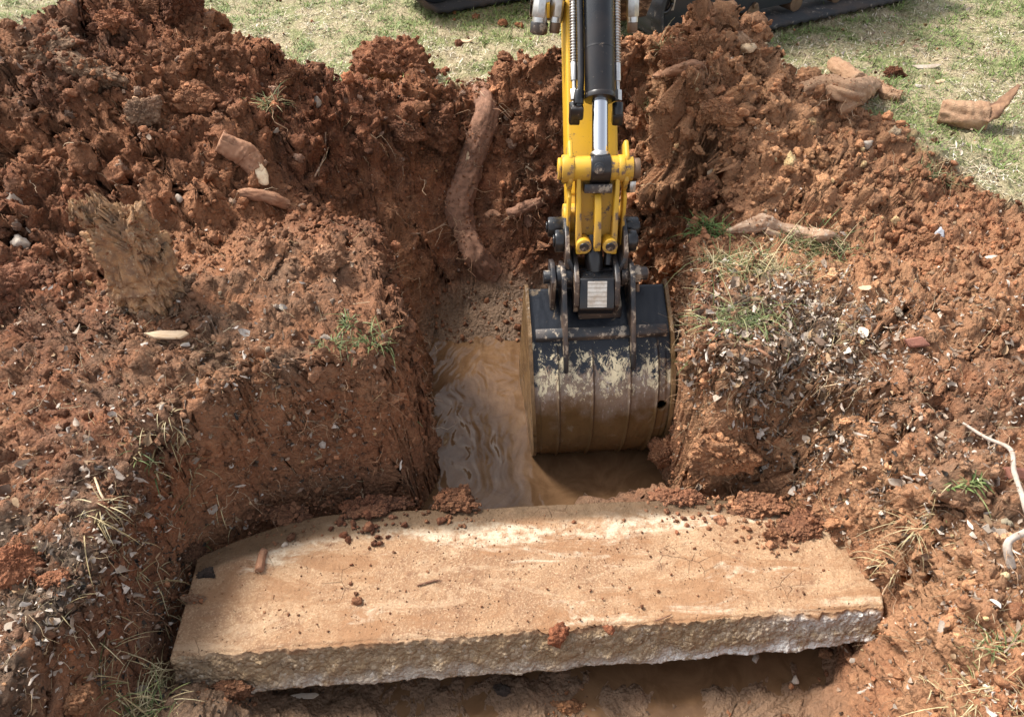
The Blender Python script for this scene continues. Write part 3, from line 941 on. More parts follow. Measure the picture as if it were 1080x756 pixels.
def strands(name, pos, dirs, length, rad, wig, col, mat, label, cat, seg=5, sag=0.0):
    n = len(pos); u = np.linspace(0, 1, seg + 1)
    off = np.cumsum(rng.normal(0, 1, (n, seg + 1, 3)), 1) * wig[:, None, None]; off -= off[:, :1]
    C = pos[:, None] + dirs[:, None] * (u[None] * length[:, None])[..., None] + off
    C[..., 2] -= sag * (u[None] ** 2) * length[:, None]
    r = rng.normal(size=(n, 3)); s1 = np.cross(dirs, r); s1 /= np.linalg.norm(s1, axis=1, keepdims=True) + 1e-9; s2 = np.cross(dirs, s1)
    rr = rad[:, None] * (1 - .65 * u[None])
    ring = []
    for a in (0, 2.094, 4.189):
        ring.append(C + (s1 * math.cos(a) + s2 * math.sin(a))[:, None] * rr[..., None])
    V = np.stack(ring, 2).reshape(n, -1, 3); per = (seg + 1) * 3
    f = []
    for k in range(seg):
        for q in range(3):
            f.append((k * 3 + q, k * 3 + (q + 1) % 3, k * 3 + 3 + (q + 1) % 3, k * 3 + 3 + q))
    F = (np.array(f)[None] + (np.arange(n) * per)[:, None, None]).reshape(-1, 4)
    me = np_mesh(name, V.reshape(-1, 3), F, mat, True, {'tint': np.repeat(col, per, 0)})
    return tag(link(name, me), label, cat, kind='stuff')


# blackened leaf mould pockets
wm = (gauss(PT[:, 0], PT[:, 1], 1.10, 1.83, .16, .10) * 2 + gauss(PT[:, 0], PT[:, 1], 1.25, 1.62, .12, .14) * 1.5 + gauss(PT[:, 0], PT[:, 1], .98, 2.02, .14, .07) + gauss(PT[:, 0], PT[:, 1], -1.12, 1.35, .12, .30)
      + gauss(PT[:, 0], PT[:, 1], -1.3, 1.15, .3, .3) * .5 + gauss(PT[:, 0], PT[:, 1], -.9, 1.02, .25, .16) + gauss(PT[:, 0], PT[:, 1], -.85, 1.9, .3, .06) * .4 + gauss(PT[:, 0], PT[:, 1], .4, 1.0, .5, .12) * .12)
ii = pick(wm, 3800); n = len(ii)
T, B = frames(PN[ii]); ln = np.clip(.013 * np.exp(rng.normal(0, .5, n)), .004, .04)
strips('leaf_mould', PT[ii] + PN[ii] * rng.uniform(.0, .010, (n, 1)), T, PN[ii], B, ln, ln * rng.uniform(.2, .7, n), rng.normal(0, 1.6, n), rng.normal(.3, .9, n),
       palette(n, [(.035, .026, .02), (.06, .042, .03), (.10, .07, .05), (.02, .017, .015)], .3), M['leaf'], 3, 'blackened leaf mould in pockets round the slab', 'leaf mould')


# straw and rootlets
ws = (wl * .8 + .10 * bflat + .03 * lflat) * ~slabzone
ii = pick(ws, 5000); n = len(ii); T, B = frames(PN[ii])
d = T + PN[ii] * np.abs(rng.normal(.15, .25, n))[:, None]; d /= np.linalg.norm(d, axis=1, keepdims=True)
ln = np.clip(.05 * np.exp(rng.normal(0, .5, n)), .015, .16)
strands('dry_straw', PT[ii] + PN[ii] * .004, d, ln, np.full(n, .0008) * np.exp(rng.normal(0, .3, n)), ln * .07,
        palette(n, [(.50, .38, .22), (.40, .28, .15), (.60, .49, .32), (.30, .18, .10)]), M['strand'], 'dry straw and grass stems lying over the banks', 'straw')
wr = (wflat * (ss.reshape(-1) > .35) + .30 * lflat + .5 * gauss(PT[:, 0], PT[:, 1], -.45, 3.4, .25, .3)) * ~slabzone
ii = pick(wr, 2000); n = len(ii); T, B = frames(PN[ii])
d = T * .7 + PN[ii] * np.abs(rng.normal(.5, .3, n))[:, None]; d /= np.linalg.norm(d, axis=1, keepdims=True)
ln = np.clip(.06 * np.exp(rng.normal(0, .5, n)), .02, .2)
strands('fine_rootlets', PT[ii] - PN[ii] * .004, d, ln, np.full(n, .0010) * np.exp(rng.normal(0, .4, n)), ln * .10,
        palette(n, [(.34, .18, .10), (.46, .29, .17), (.22, .11, .06), (.55, .40, .26)]), M['strand'], 'thin torn rootlets hanging from the trench walls', 'roots', 7, .35)
# pale crumbs of stone and wood
ii = pick((bflat * .6 + wl * .5 + lflat * .25) * ~slabzone, 650); n = len(ii)
scatter_clods('pale_grit', PT[ii] + PN[ii] * .003, PN[ii], np.clip(.0045 * np.exp(rng.normal(0, .45, n)), .002, .013), 1,
              palette(n, [(2.6, 4.2, 6.5), (3.2, 5.2, 8.0), (2.0, 2.6, 3.0)], .2), M['clod'], .1, 'pale grit and splinters speckling the clay', 'grit')
# lawn blades: straw and green in patches
gp = fbm(PT[:, 0] * 1.6, PT[:, 1] * 1.6, 0 * PT[:, 0], 3); gb = fbm(PT[:, 0] * 6, PT[:, 1] * 6, 2 + 0 * PT[:, 0], 3)
wgr = gflat * np.clip(.75 + gb * 1.6, .08, 2) * (PT[:, 1] > 2.3)
ii = pick(wgr, 95000); n = len(ii)
green = np.clip(gp[ii] * 1.3 + gb[ii] * 1.0 + .42 + rng.normal(0, .28, n), 0, 1) > .42
col = np.where(green[:, None], palette(n, [(.15, .23, .055), (.20, .28, .07), (.28, .32, .12), (.11, .16, .045)]), palette(n, [(.50, .42, .27), (.60, .52, .37), (.41, .34, .20), (.68, .61, .48), (.26, .19, .11)]))
T, B = frames(np.tile([0, 0, 1.0], (n, 1)))
lean = np.where(green, rng.uniform(.3, 1.1, n), rng.uniform(.03, .7, n))
d0 = T * np.cos(lean)[:, None] + np.array([0, 0, 1.0]) * np.sin(lean)[:, None]
Nn = np.cross(d0, B); Nn *= np.sign(Nn[:, 2:3] + 1e-9)
strips('lawn_grass', PT[ii] + rng.normal(0, .004, (n, 3)) * np.array([1, 1, 0]), d0, Nn, B, np.clip(.034 * np.exp(rng.normal(0, .35, n)), .012, .08), np.full(n, .0042) * np.exp(rng.normal(0, .3, n)),
       rng.normal(-.6, .5, n), np.full(n, .2), col, M['blade'], 2, 'short straw and green grass blades covering the lawn', 'grass')

# ------------------------------------------------------------------ water in the trench and under the slab
def water_sheet(name, x0, x1, y0, y1, z, step, amp, label, flow):
    nx = int((x1 - x0) / step); ny = int((y1 - y0) / step)
    gx, gy = np.meshgrid(np.linspace(x0, x1, nx), np.linspace(y0, y1, ny))
    wa = n2(gx * 3.2, gy * 3.2, 1.0); wb = n2(gx * 3.2, gy * 3.2, 7.0)
    wxx = gx + .10 * wa + .035 * n2(gx * 9, gy * 9, 3.0); wyy = gy + .10 * wb + .035 * n2(gx * 9, gy * 9, 8.0)
    r1 = noise3(wxx * 9, wyy * 4.5, 0 * gx + .3); r2 = noise3(wxx * 26 + 4, wyy * 9, 0 * gx + 5.3); r3 = noise3(wxx * 60, wyy * 24, 0 * gx + 2.2)
    still = flow(gx, gy)
    patch = np.clip(.75 + 1.0 * n2(gx * 4, gy * 4, 2.6), .45, 1.2)
    h = amp * still * (.8 * r1 + .62 * r2 * patch + .17 * r3 * patch) + .0006 * noise3(gx * 12, gy * 12, 0 * gx)
    rg = 1 - np.abs(noise3(wxx * 15 + 2, wyy * 7, 0 * gx + 9.3)) * 3.2
    rg2 = 1 - np.abs(noise3(wxx * 30 + 2, wyy * 13, 0 * gx + 4.3)) * 3.2
    sky_streaks = np.clip((np.clip(rg, 0, 1) ** 7 + .8 * np.clip(rg2, 0, 1) ** 7) * patch * 1.3, 0, 1) * still * (.45 + .55 * sstep(2.2, 2.9, gy + .5 * wa))  # light streaks painted in for sky reflections on the ripples
    V = np.stack([gx, gy, z + h], -1).reshape(-1, 3)
    k = np.arange(nx * ny).reshape(ny, nx)
    F = np.stack([k[:-1, :-1], k[:-1, 1:], k[1:, 1:], k[1:, :-1]], -1).reshape(-1, 4)
    me = np_mesh(name, V, F, M['water'], True, {'sky_streaks': sky_streaks.reshape(-1)})
    return tag(link(name, me), label, 'water', kind='structure')


water_sheet('trench_water', -.5, .85, 1.80, 3.25, -.775, .0038, .014, 'churning muddy brown water in the trench beside the bucket', lambda x, y: .25 + .75 * sstep(.35, -.05, x))
water_sheet('puddle_water', -1.0, 1.1, -.3, 1.6, -.808, .010, .004, 'shallow muddy puddle under the front edge of the slab', lambda x, y: .35 + 0 * x)

# ------------------------------------------------------------------ the concrete slab
SZ = -.50


def make_slab():
    FL = at_z(180, 692, SZ); FR = at_z(932, 640, SZ); BL = at_z(222, 549, SZ); BR = at_z(905, 520, SZ)
    NS = 420
    # cross-section: back bottom, back top, front top, front bottom
    sec = []
    nt, nf, nb = 130, 34, 14
    for i in range(nb): sec.append((1.0, i / nb, 'b'))
    for i in range(nt): sec.append((1 - i / nt, 1.0, 't'))
    for i in range(nf): sec.append((0.0, 1 - i / nf, 'f'))
    for i in range(24): sec.append((i / 24, 0.0, 'u'))
    t = np.array([s[0] for s in sec]); h = np.array([s[1] for s in sec]); kind = np.array([s[2] for s in sec])
    s = np.linspace(0, 1, NS)[:, None]
    th = .152 - .035 * sstep(.75, 1.0, s) + .010 * n2(s * 6, 0 * s, 2.1) + .003 * n2(s * 33, 0 * s, 3.1) + .003 * n2(s * 90, 0 * s, 3.1)
    fx = FL[0] * (1 - s) + FR[0] * s; fy_ = FL[1] * (1 - s) + FR[1] * s + .010 * n2(s * 14, 0 * s, 5.0) + .003 * n2(s * 37, 0 * s, 6.0) + .002 * n2(s * 113, 0 * s, 2.0)
    bx = BL[0] * (1 - s) + BR[0] * s; by = BL[1] * (1 - s) + BR[1] * s
    rx = FL[0] * (1 - s) + FR[0] * s
    X_ = fx * (1 - t) + bx * t; Y_ = fy_ * (1 - t) + by * t
    by_c = .15 * np.clip((.20 - s) / .20, 0, 1) ** 1.9 + .20 * np.clip((s - .76) / .24, 0, 1) ** 1.8 + .012 * n2(s * 7, 0 * s, 4.4)
    Y_ = Y_ - by_c * t ** 2
    Y_ = Y_ - np.where(kind == 'b', 0, 0) - (1 - h) * (1 - t) * (.055 + .012 * n2(s * 20, h * 3, 1.0))
    Z_ = SZ - (1 - h) * th
    # broken aggregate on the front face, trowelled but gritty top
    face = ((kind == 'f') * 1.0)[None] * np.ones((NS, 1))
    P = np.stack([X_, Y_, Z_], -1)
    c1_, c2_, ci = worley(P[..., 0] * 62, P[..., 1] * 62, P[..., 2] * 62)
    agg = (np.clip(1 - c1_ * 1.2, 0, 1) ** .6) * (.2 + 1.0 * ci) * .006
    rough = fbm(P[..., 0] * 20, P[..., 1] * 20, P[..., 2] * 20, 4, .6)
    P[..., 1] -= face * (agg * (.4 + .9 * sstep(.45, .9, s)) + rough * .011)
    edge_round = ((kind == 't') * np.clip(1 - t / .03, 0, 1))[None] ** 2 * .012
    P[..., 2] += ((kind == 't') * 1.0)[None] * (rough * .0022 + .006 * n2(P[..., 0] * 2.2, P[..., 1] * 3.5, .4) + .0012 * fbm(P[..., 0] * 80, P[..., 1] * 80, 0 * s, 3)) - edge_round * (1 + .5 * n2(s * 23, 0 * s, 1.5) + .4 * n2(s * 80, 0 * s, 1.5))
    P[..., 2] += ((kind == 'u') * 1.0)[None] * agg * .4
    m = len(sec)
    V = P.reshape(-1, 3)
    k = np.arange(NS * m).reshape(NS, m); k2 = np.roll(k, -1, 1)
    F = np.stack([k[:-1], k[1:], k2[1:], k2[:-1]], -1).reshape(-1, 4)
    c0 = len(V); V = np.vstack([V, V[:m].mean(0), V[-m:].mean(0)])
    j = np.arange(m); jn = (j + 1) % m
    C = np.concatenate([np.stack([np.full(m, c0), j, jn], 1), np.stack([np.full(m, c0 + 1), (NS - 1) * m + jn, (NS - 1) * m + j], 1)])
    tt = t[None] + 0 * s
    nz = .5 * n2(P[..., 0] * 4, P[..., 1] * 9, 3.3)
    band = np.exp(-((tt - (.80 - .9 * np.clip(.22 - s, 0, 1) + .12 * nz)) / .10) ** 2) * sstep(.02, .12, s) * sstep(.95, .6, s)
    bare = np.clip(band * 1.0 + .42 * np.exp(-((tt - .05) / .05) ** 2) * sstep(.1, .5, s) + .10 * sstep(.2, .7, s), 0, 1) * (kind == 't') - .15 * sstep(.25, .0, s)
    film = np.clip(sstep(.76, .88, tt + .10 * nz + .35 * np.clip(.16 - s, 0, 1) - .05 * sstep(.3, .6, s)) + .35 * sstep(.12, 0, s) + .5 * sstep(.93, 1, s) * sstep(.2, .5, tt), 0, 1) * (kind == 't')
    film = np.where(kind == 'b', 1.0, film)
    hh = h[None] + 0 * s
    face = np.where(kind == 'u', 1.0, face); face = np.where(kind == 'f', np.clip(sstep(1.0, .86, hh + .12 * n2(s * 25, hh * 2, .7)), 0, 1), face)
    white = np.clip(sstep(.40, .05, hh + .2 * n2(s * 12, 0 * s, 8.8)) * (.35 + .6 * sstep(.5, .8, s) + .4 * sstep(.12, .05, s)) + .9 * sstep(.78, .92, s) * sstep(.2, .9, hh), 0, 1) * (kind == 'f')
    at = {n: np.concatenate([a.reshape(-1), [1, 1] if n == 'face' else [0, 0]]) for n, a in dict(bare=bare, film=film, face=face, white=white).items()}
    me = np_mesh('concrete_slab', V, [F, C], M['slab'], True, at)
    return world_thing('concrete_slab', me, 'thick clay smeared concrete slab lying in the bottom of the pit', 'slab')


make_slab()


# ------------------------------------------------------------------ lumps, roots, sticks, tufts
def px_m(p):
    return float((np.asarray(p) - CAM) @ FWD) / FPX


CRUMBED = []; HAIR = []


def clod(px, py, rx, ry, label, name='clay_clod', cat='clod', mat=None, tint=(1, 1, 1), sub=6, sink=.35, pos=None, group=None, ang=1.0, depth=None, seed=None, knob=1.0, turn=0.0):
    p, n = hit(px, py) if pos is None else (np.asarray(pos, float), np.array([0, 0, 1.0]))
    s = px_m(p); a = rx * s; b = ry * s * 1.12; c = depth * s if depth else min(a, b)
    V0, F0 = ico(sub); sd = rng.uniform(0, 50) if seed is None else seed
    V = V0.copy()
    V = chunk(V, sd, knob) * np.array([a, c, b])
    ct, st_ = math.cos(turn), math.sin(turn)
    V = np.stack([V[:, 0] * ct + V[:, 2] * st_, V[:, 1], -V[:, 0] * st_ + V[:, 2] * ct], -1)
    V = V + p + np.array([0, 0, 1.0]) * b * (.5 - sink)
    me = np_mesh(name, V, F0, mat or M['clod'], True, {'tint': np.tile(np.array(tint, float), (len(V), 1))})
    if (mat is None or mat == M['topsoil']) and sub > 4: CRUMBED.append((V, p, max(a, b), tint))
    return world_thing(name, me, label, cat, group)


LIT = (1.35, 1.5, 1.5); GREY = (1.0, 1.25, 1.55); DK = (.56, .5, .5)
clod(190, 14, 26, 26, 'big dark crumbly clay lump on the very top of the left heap', tint=DK, sink=.3)
clod(147, 10, 17, 11, 'flat topped clay lump left of the biggest lump on the left heap', tint=(.95, 1, 1))
clod(122, 22, 16, 11, 'small rusty clay lump at the left shoulder of the heap top', tint=(1.1, 1, .95), sink=.4)
clod(208, 108, 29, 17, 'smooth reddish clay lump jutting from the middle of the left heap', tint=(1.15, 1.15, 1.15), knob=.5, turn=.25)
clod(150, 117, 15, 13, 'grey purple clay lump beside the jutting reddish lump on the left heap', tint=(.9, 1.2, 1.45), knob=.6)
clod(52, 54, 28, 15, 'grey brown topsoil lump with straw on the upper left of the heap', name='topsoil_clod', mat=M['topsoil'])
clod(100, 80, 30, 16, 'long grey brown topsoil lump lying diagonally on the left heap', name='topsoil_clod', mat=M['topsoil'], turn=.3)
clod(10, 312, 30, 26, 'slab shaped clay lump with olive side at the left picture edge', tint=(1.0, 1.0, 1.1), knob=.4, ang=1.3, turn=.2)
clod(346, 274, 19, 13, 'smooth pinkish grey clay lump on the bank left of the trench', tint=(1.15, 1.35, 1.5), knob=.25)
clod(303, 80, 16, 11, 'small clay lump at the heap foot near the lawn', tint=(.9, .9, .9))
clod(423, 86, 36, 33, 'rooty ball of red clay standing on the rim behind the hollow', name='root_ball', tint=(.85, .8, .8), sink=.3, knob=.55)
clod(463, 138, 27, 24, 'dark rooty clay lump hanging over the trench head beside the thick root', name='root_ball', tint=(.7, .68, .7), sink=.3, knob=.6)
clod(432, 140, 18, 16, 'clay lump in the hollow below the rooty ball', tint=(.85, .85, .9))
clod(762, 482, 36, 24, 'large orange clay chunk slumped beside the right side of the bucket', tint=LIT, sink=.25, knob=.7)
clod(700, 482, 16, 18, 'crumbly clay lump between the bucket and the slumped orange chunk', tint=(1.1, 1.15, 1.15))
clod(664, 494, 18, 15, 'crumbly clay lump at the water edge below the bucket', tint=(.95, .95, .95), sink=.3)
clod(690, 502, 12, 9, 'little clay lump with a green blade below the bucket corner', tint=(1, 1, 1))
clod(942, 79, 13, 8, 'dark red clay lump on the lawn beyond the forked root', tint=DK)
clod(484, 48, 5, 5, 'tiny dark clay lump on the lawn beside a pale splinter', tint=DK, sub=3)
clod(530, 27, 5, 4, 'tiny brown clay lump on the lawn left of the hose couplings', tint=(1, .9, .8), sub=3)
clod(548, 28, 5, 3, 'tiny reddish clay lump on the lawn nearest the hose couplings', tint=(1.2, 1.1, 1), sub=3)
clod(742, 48, 18, 14, 'crumbly orange clay lump on the crest of the right heap', tint=LIT)
clod(715, 62, 15, 12, 'dull clay lump on the left shoulder of the right heap', tint=(1.1, 1.1, 1.1))
clod(795, 60, 14, 10, 'orange clay lump on the right shoulder of the right heap', tint=LIT)
clod(762, 118, 22, 13, 'pale orange clay lump in the middle of the right heap', tint=LIT, knob=.7)
clod(740, 208, 17, 13, 'brown clay lump above the green weed on the trench rim', tint=(1.1, 1.1, 1.1))
clod(805, 205, 17, 11, 'orange clay lump above the pale peeled root', tint=LIT)
clod(920, 215, 8, 10, 'upright greyish clay lump on the bare ground right of the peeled root', tint=(1.1, 1.3, 1.4), sub=4)
clod(978, 256, 20, 8, 'low orange clay lump beside the blue grey stone', tint=LIT, sink=.4)
clod(1055, 262, 22, 9, 'low crumbly orange clay lump at the right picture edge', tint=LIT, sink=.4)
clod(1040, 345, 20, 10, 'orange clay lump on the right bank above the brick piece', tint=LIT, sink=.4)
clod(1060, 352, 14, 9, 'small brown clay lump at the right edge of the bank', tint=(1.2, 1.2, 1.2), sink=.4)
clod(30, 480, 12, 9, 'small orange clay lump among leaf mould on the left bank', tint=LIT, sub=4)
clod(68, 548, 9, 5, 'small bright orange clay lump on the near left bank', tint=(1.7, 1.9, 1.9), sub=4)
clod(72, 684, 5, 8, 'orange pebble like clay lump standing in dark leaf mould', tint=(1.8, 1.5, 1.2), sub=4)
clod(55, 612, 16, 11, 'knobbly clay lump on the near left bank', tint=(1.25, 1.2, 1.2))
clod(20, 590, 22, 20, 'reddish clay lump cut by the left picture edge', tint=(1.1, 1, 1))
clod(70, 742, 28, 14, 'orange clay lump at the bottom left corner', tint=LIT, sink=.4)
clod(455, 468, 13, 9, 'smooth wet clay lump at the foot of the trench wall', tint=(.8, .8, .8), knob=.3)
clod(872, 690, 8, 8, 'small orange clay lump under the right end of the slab', tint=LIT, sub=4)
clod(1072, 648, 9, 10, 'dull red clay lump by the right edge below the grey branch', tint=(1, 1, 1), sub=4)


def slabpt(px, py, z=SZ): return at_z(px, py, z)


clod(590, 672, 15, 9, 'crumbly red clay lump sitting on the front edge of the slab', tint=(1.1, .9, .85), pos=slabpt(590, 668, SZ + .004), sub=4, sink=.25)
clod(642, 670, 7, 5, 'tiny red clay lump on the slab edge', tint=(1.1, .9, .85), pos=slabpt(643, 664, SZ + .003), sub=3, sink=.3)
clod(480, 524, 26, 9, 'dark rooty clay lump on the back edge of the slab', tint=(.7, .7, .7), pos=slabpt(480, 528), sink=.3, depth=16)
clod(466, 546, 6, 4, 'small dark crumb on the slab below the rooty lump', tint=DK, pos=slabpt(466, 549), sub=3, sink=.3)
clod(820, 563, 17, 6, 'low clay ridge on the right part of the slab', tint=(1.15, 1.2, 1.2), pos=slabpt(820, 566), sink=.4, turn=.4)
clod(378, 631, 8, 4, 'small rusty crumb in the middle of the slab', tint=(1, 1, 1), pos=slabpt(377, 633), sub=3, sink=.3)
clod(880, 545, 30, 13, 'crumbled brown clay on the back right corner of the slab', tint=(1.1, 1.15, 1.2), pos=slabpt(885, 545), sink=.45, depth=20)
clod(800, 527, 36, 9, 'long ridge of crumbled clay along the back of the slab', tint=(1.05, 1.1, 1.15), pos=slabpt(800, 532), sink=.4, depth=16)
clod(848, 552, 30, 9, 'crumbly damp clay smeared over the back right of the slab', tint=(.85, .85, .9), pos=slabpt(848, 553), sink=.55, depth=26)
clod(300, 540, 30, 7, 'damp brown clay smeared along the back left edge of the slab', tint=(.6, .62, .66), pos=slabpt(300, 541), sink=.55, depth=14)
clod(390, 531, 34, 6, 'thin ridge of damp clay along the back of the slab left of the rooty lump', tint=(.62, .62, .66), pos=slabpt(390, 533), sink=.5, depth=14)
clod(720, 522, 30, 7, 'low crumbled clay behind the middle of the slab', tint=(1, 1, 1.05), pos=slabpt(720, 526), sink=.4, depth=14)
clod(226, 607, 12, 6, 'small blackened leaf mould lump on the left end of the slab', name='leaf_mould_lump', cat='leaf mould', mat=M['litter_dark'], pos=slabpt(218, 606), sink=.45)
clod(205, 585, 20, 14, 'dark wet soil lump wedged left of the slab', tint=(.45, .5, .55), pos=slabpt(200, 588, SZ - .03), sink=.4)
clod(195, 628, 12, 6, 'curled dead leaf crumbs on the slab left corner', name='leaf_mould_lump', cat='leaf mould', mat=M['topsoil'], pos=slabpt(205, 632), sink=.4)
clod(530, 728, 9, 9, 'blackened leaf clump in the mud below the slab', name='leaf_mould_lump', cat='leaf mould', mat=M['litter_dark'], sub=4, sink=.5)
clod(242, 728, 22, 12, 'dark clod leaning on the left front of the slab', tint=(.75, .8, .85), sink=.4)
clod(600, 745, 18, 7, 'pale straw flecked crumbs in the mud below the slab', name='clay_clod', tint=(1.3, 1.4, 1.3), sink=.5)

# grit and crumbs strewn over the slab top
n_ = 700; a_ = rng.random(n_); b_ = rng.random(n_) ** .8
q_ = np.array([at_z(200 + 700 * u, 680 - 45 * u - (110 + 10 * u) * v, SZ) for u, v in zip(a_, b_)])
scatter_clods('slab_grit', q_, np.tile([0, 0, 1.0], (n_, 1)), np.clip(.0019 * np.exp(rng.normal(0, .6, n_)), .0008, .010), 2, palette(n_, [(1, 1, 1), (1.6, 1.8, 1.8), (.6, .6, .6), (1.3, 1.3, 1.2), (2.4, 3.6, 5)], .2), M['clod'], .2, 'clay crumbs and grit strewn over the slab', 'grit')

# small stones
for (px, py, rx, ry, lab, mt) in [
        (16, 214, 8, 10, 'pale angular stone on the far left bank, the upper of two', 'stone'), (20, 258, 9, 7, 'rounded pale stone on the far left bank, the lower of two', 'stone'),
        (990, 247, 6, 5, 'blue grey pebble on bare ground at right', 'stone_blue'), (190, 212, 4, 4, 'small white stone beside the rotten stump chunk', 'stone'),
        (335, 110, 5, 5, 'small pale stone in the hollow at the trench head', 'stone'), (766, 618, 4, 4, 'white stone chip in mud under the slab right end', 'stone'),
        (797, 696, 7, 6, 'pale round stone in the mud under the slab right end', 'stone'), (914, 153, 8, 4, 'white flat stone on the right heap slope', 'stone'),
        (300, 575, 3, 3, 'tiny white pebble near the left end of the slab', 'stone')]:
    pos = slabpt(px, py) if 560 < py < 680 else None
    if px == 766: pos = None; px, py = 838, 718
    clod(px, py, rx, ry, lab, 'stone', 'stone', M[mt], sub=3, knob=.15, pos=pos, sink=.2, ang=1.2)


def path_tube(pts, rpx, label, name, cat, mat, n=12, m=36, rough=.35, rs=22, lift=.5, pos=None, flat=None, group=None, zs=None):
    P = []; R = []
    for q, r in zip(pts, rpx):
        if name == 'branch':
            p, nn = hit(*q); f_ = .045 * math.sin(math.pi * len(P) / (len(pts) - 1)) + .004; p = p * (1 - f_) + CAM * f_
        elif pos: p, nn = pos(*q), np.array([0, 0, 1.0])
        else: p, nn = hit(*q)
        r = r * px_m(p)
        lf = lift[len(P)] if isinstance(lift, (list, tuple)) else lift
        P.append(p + nn * r * lf); R.append(r * (.55 if name in ('branch', 'twig', 'stem', 'rootlet') else 1.0))
    if zs is not None:
        for p, z in zip(P, zs): p[2] += z
    P = np.array(P); C = spline(P, m)
    Rr = np.interp(np.linspace(0, len(R) - 1, m), np.arange(len(R)), R)
    thick = max(R) > .012
    V, F = tube(C, Rr, max(n, 36) if thick else n, True, rough * (.35 if thick else 1), rs, rng.uniform(0, 30), flat, .55 if thick else .2)
    return C, Rr, (V, F)


def root(pts, rpx, label, name='tree_root', cat='root', mat='root', branches=(), **kw):
    V, F = path_tube(pts, rpx, label, name, cat, mat, **kw)[2]
    sides = [path_tube(bp, br, label, name, cat, mat, m=24, **{k: v for k, v in kw.items() if k not in ('m', 'zs', 'lift')})[2] for bp, br in branches]
    HAIR.append((V[rng.integers(0, len(V), int(8 + 5 * max(rpx)))], max(rpx) * px_m(V[0])))
    if max(rpx) > 6:                                                # soil stuck along it
        for q, r in list(zip(pts, rpx))[::2]:
            p_ = hit(*q)[0]; r_ = r * px_m(p_) * 1.2; w_ = V[np.linalg.norm(V - p_, axis=1) < r_ * 2.2]
            if len(w_) > 20: CRUMBED.append((w_, p_, r_, (1, 1, 1)))
    o = world_thing(name, np_mesh(name, V, F, M[mat]), label, cat)
    for v_, f_ in sides: world_part('side_root', np_mesh('side_root', v_, f_, M[mat]), o)
    return o


root([(508, 96), (512, 120), (500, 165), (492, 200), (480, 222), (488, 250), (502, 270), (512, 292)], [9, 11, 12, 12, 14, 11, 12, 14], 'thick red brown root running down into the trench head',
     mat='root_dark', n=28, m=140, rough=.28, rs=13, lift=[.1, .5, .5, .6, .5, .55, .4, -1.0])
root([(503, 150), (499, 163), (496, 176)], [2, 3, 1.5], 'pale splintered scar on the thick trench root', name='root_splinter', mat='chip', lift=5.5, rough=.6)
root([(536, 228), (552, 222), (572, 212), (588, 206)], [5, 6, 4, 1.5], 'stubby broken root beside the digger linkage', mat='root_dark', rough=.5)
root([(556, 222), (558, 232), (560, 240)], [4, 4, 3], 'short knobbly root stub below the broken root', mat='root_dark', rough=.5)
root([(512, 230), (520, 224), (528, 228)], [3, 3, 2], 'thin forked rootlet beside the thick trench root', mat='root')
# cut root end on the left heap
C, R, g = path_tube([(234, 148), (250, 160), (264, 172), (272, 180)], [10, 12, 11, 9], '', '', '', '', n=20, m=60, rough=.2, lift=.55)
V, F = g
ro = world_thing('cut_root', np_mesh('cut_root', V, F, M['root']), 'stout clay covered root with a bright cut end on the left heap', 'root')
d = C[-1] - C[-6]; d /= np.linalg.norm(d)
cam_d = CAM - C[-1]; cam_d /= np.linalg.norm(cam_d)
pc = C[-6] + (cam_d * .55 + d * .4) * R[-6] * 1.1
Vt, Ft = ico(3)
e1 = d; e3 = cam_d - d * (cam_d @ d); e3 /= np.linalg.norm(e3); e2 = np.cross(e3, e1)
Vw = pc + (Vt[:, :1] * e1 * 1.15 + Vt[:, 1:2] * e2 * .55 + Vt[:, 2:] * e3 * .22) * 1.55 * R[-6] * (1 + .15 * fbm(Vt[:, 0] * 3, Vt[:, 1] * 3, Vt[:, 2] * 3, 2))[:, None]
world_part('cut_face', np_mesh('cut_face', Vw, Ft, M['cut_wood']), ro)
root([(243, 208), (262, 206), (282, 212), (304, 218)], [3, 5, 6, 5], 'broken stick of root lying at the foot of the left heap', mat='root', rough=.3, lift=.8)
root([(693, 80), (712, 76), (730, 73), (746, 70)], [3, 5, 5, 2], 'dark stick of root lying on the right heap crest', mat='root', rough=.4, lift=.8)
# forked root on the lawn edge
root([(846, 96), (868, 97), (893, 96), (915, 98), (932, 103), (946, 107)], [8, 11, 12, 9, 7, 6], 'forked clay coated root lying along the lawn edge', name='root_piece', mat='log', n=20, m=90, rough=.35, lift=[-.2, .5, .7, .7, .7, .8],
     branches=[([(906, 92), (891, 81), (876, 71)], [9, 8, 7])])
root([(884, 118), (896, 113), (908, 107)], [7, 8, 8], 'short stub of cut root below the forked root', name='root_piece', mat='log', n=18, m=24, rough=.25, lift=.7)
root([(790, 48), (782, 44), (776, 40)], [5, 6, 6], 'small pale log end beside the black track', name='root_piece', mat='log', n=14, m=16, rough=.3)
root([(782, 52), (794, 50), (806, 47)], [4, 4, 3], 'thin pale root sliver on the right heap shoulder', name='root_piece', mat='chip', n=10, m=16, rough=.3)
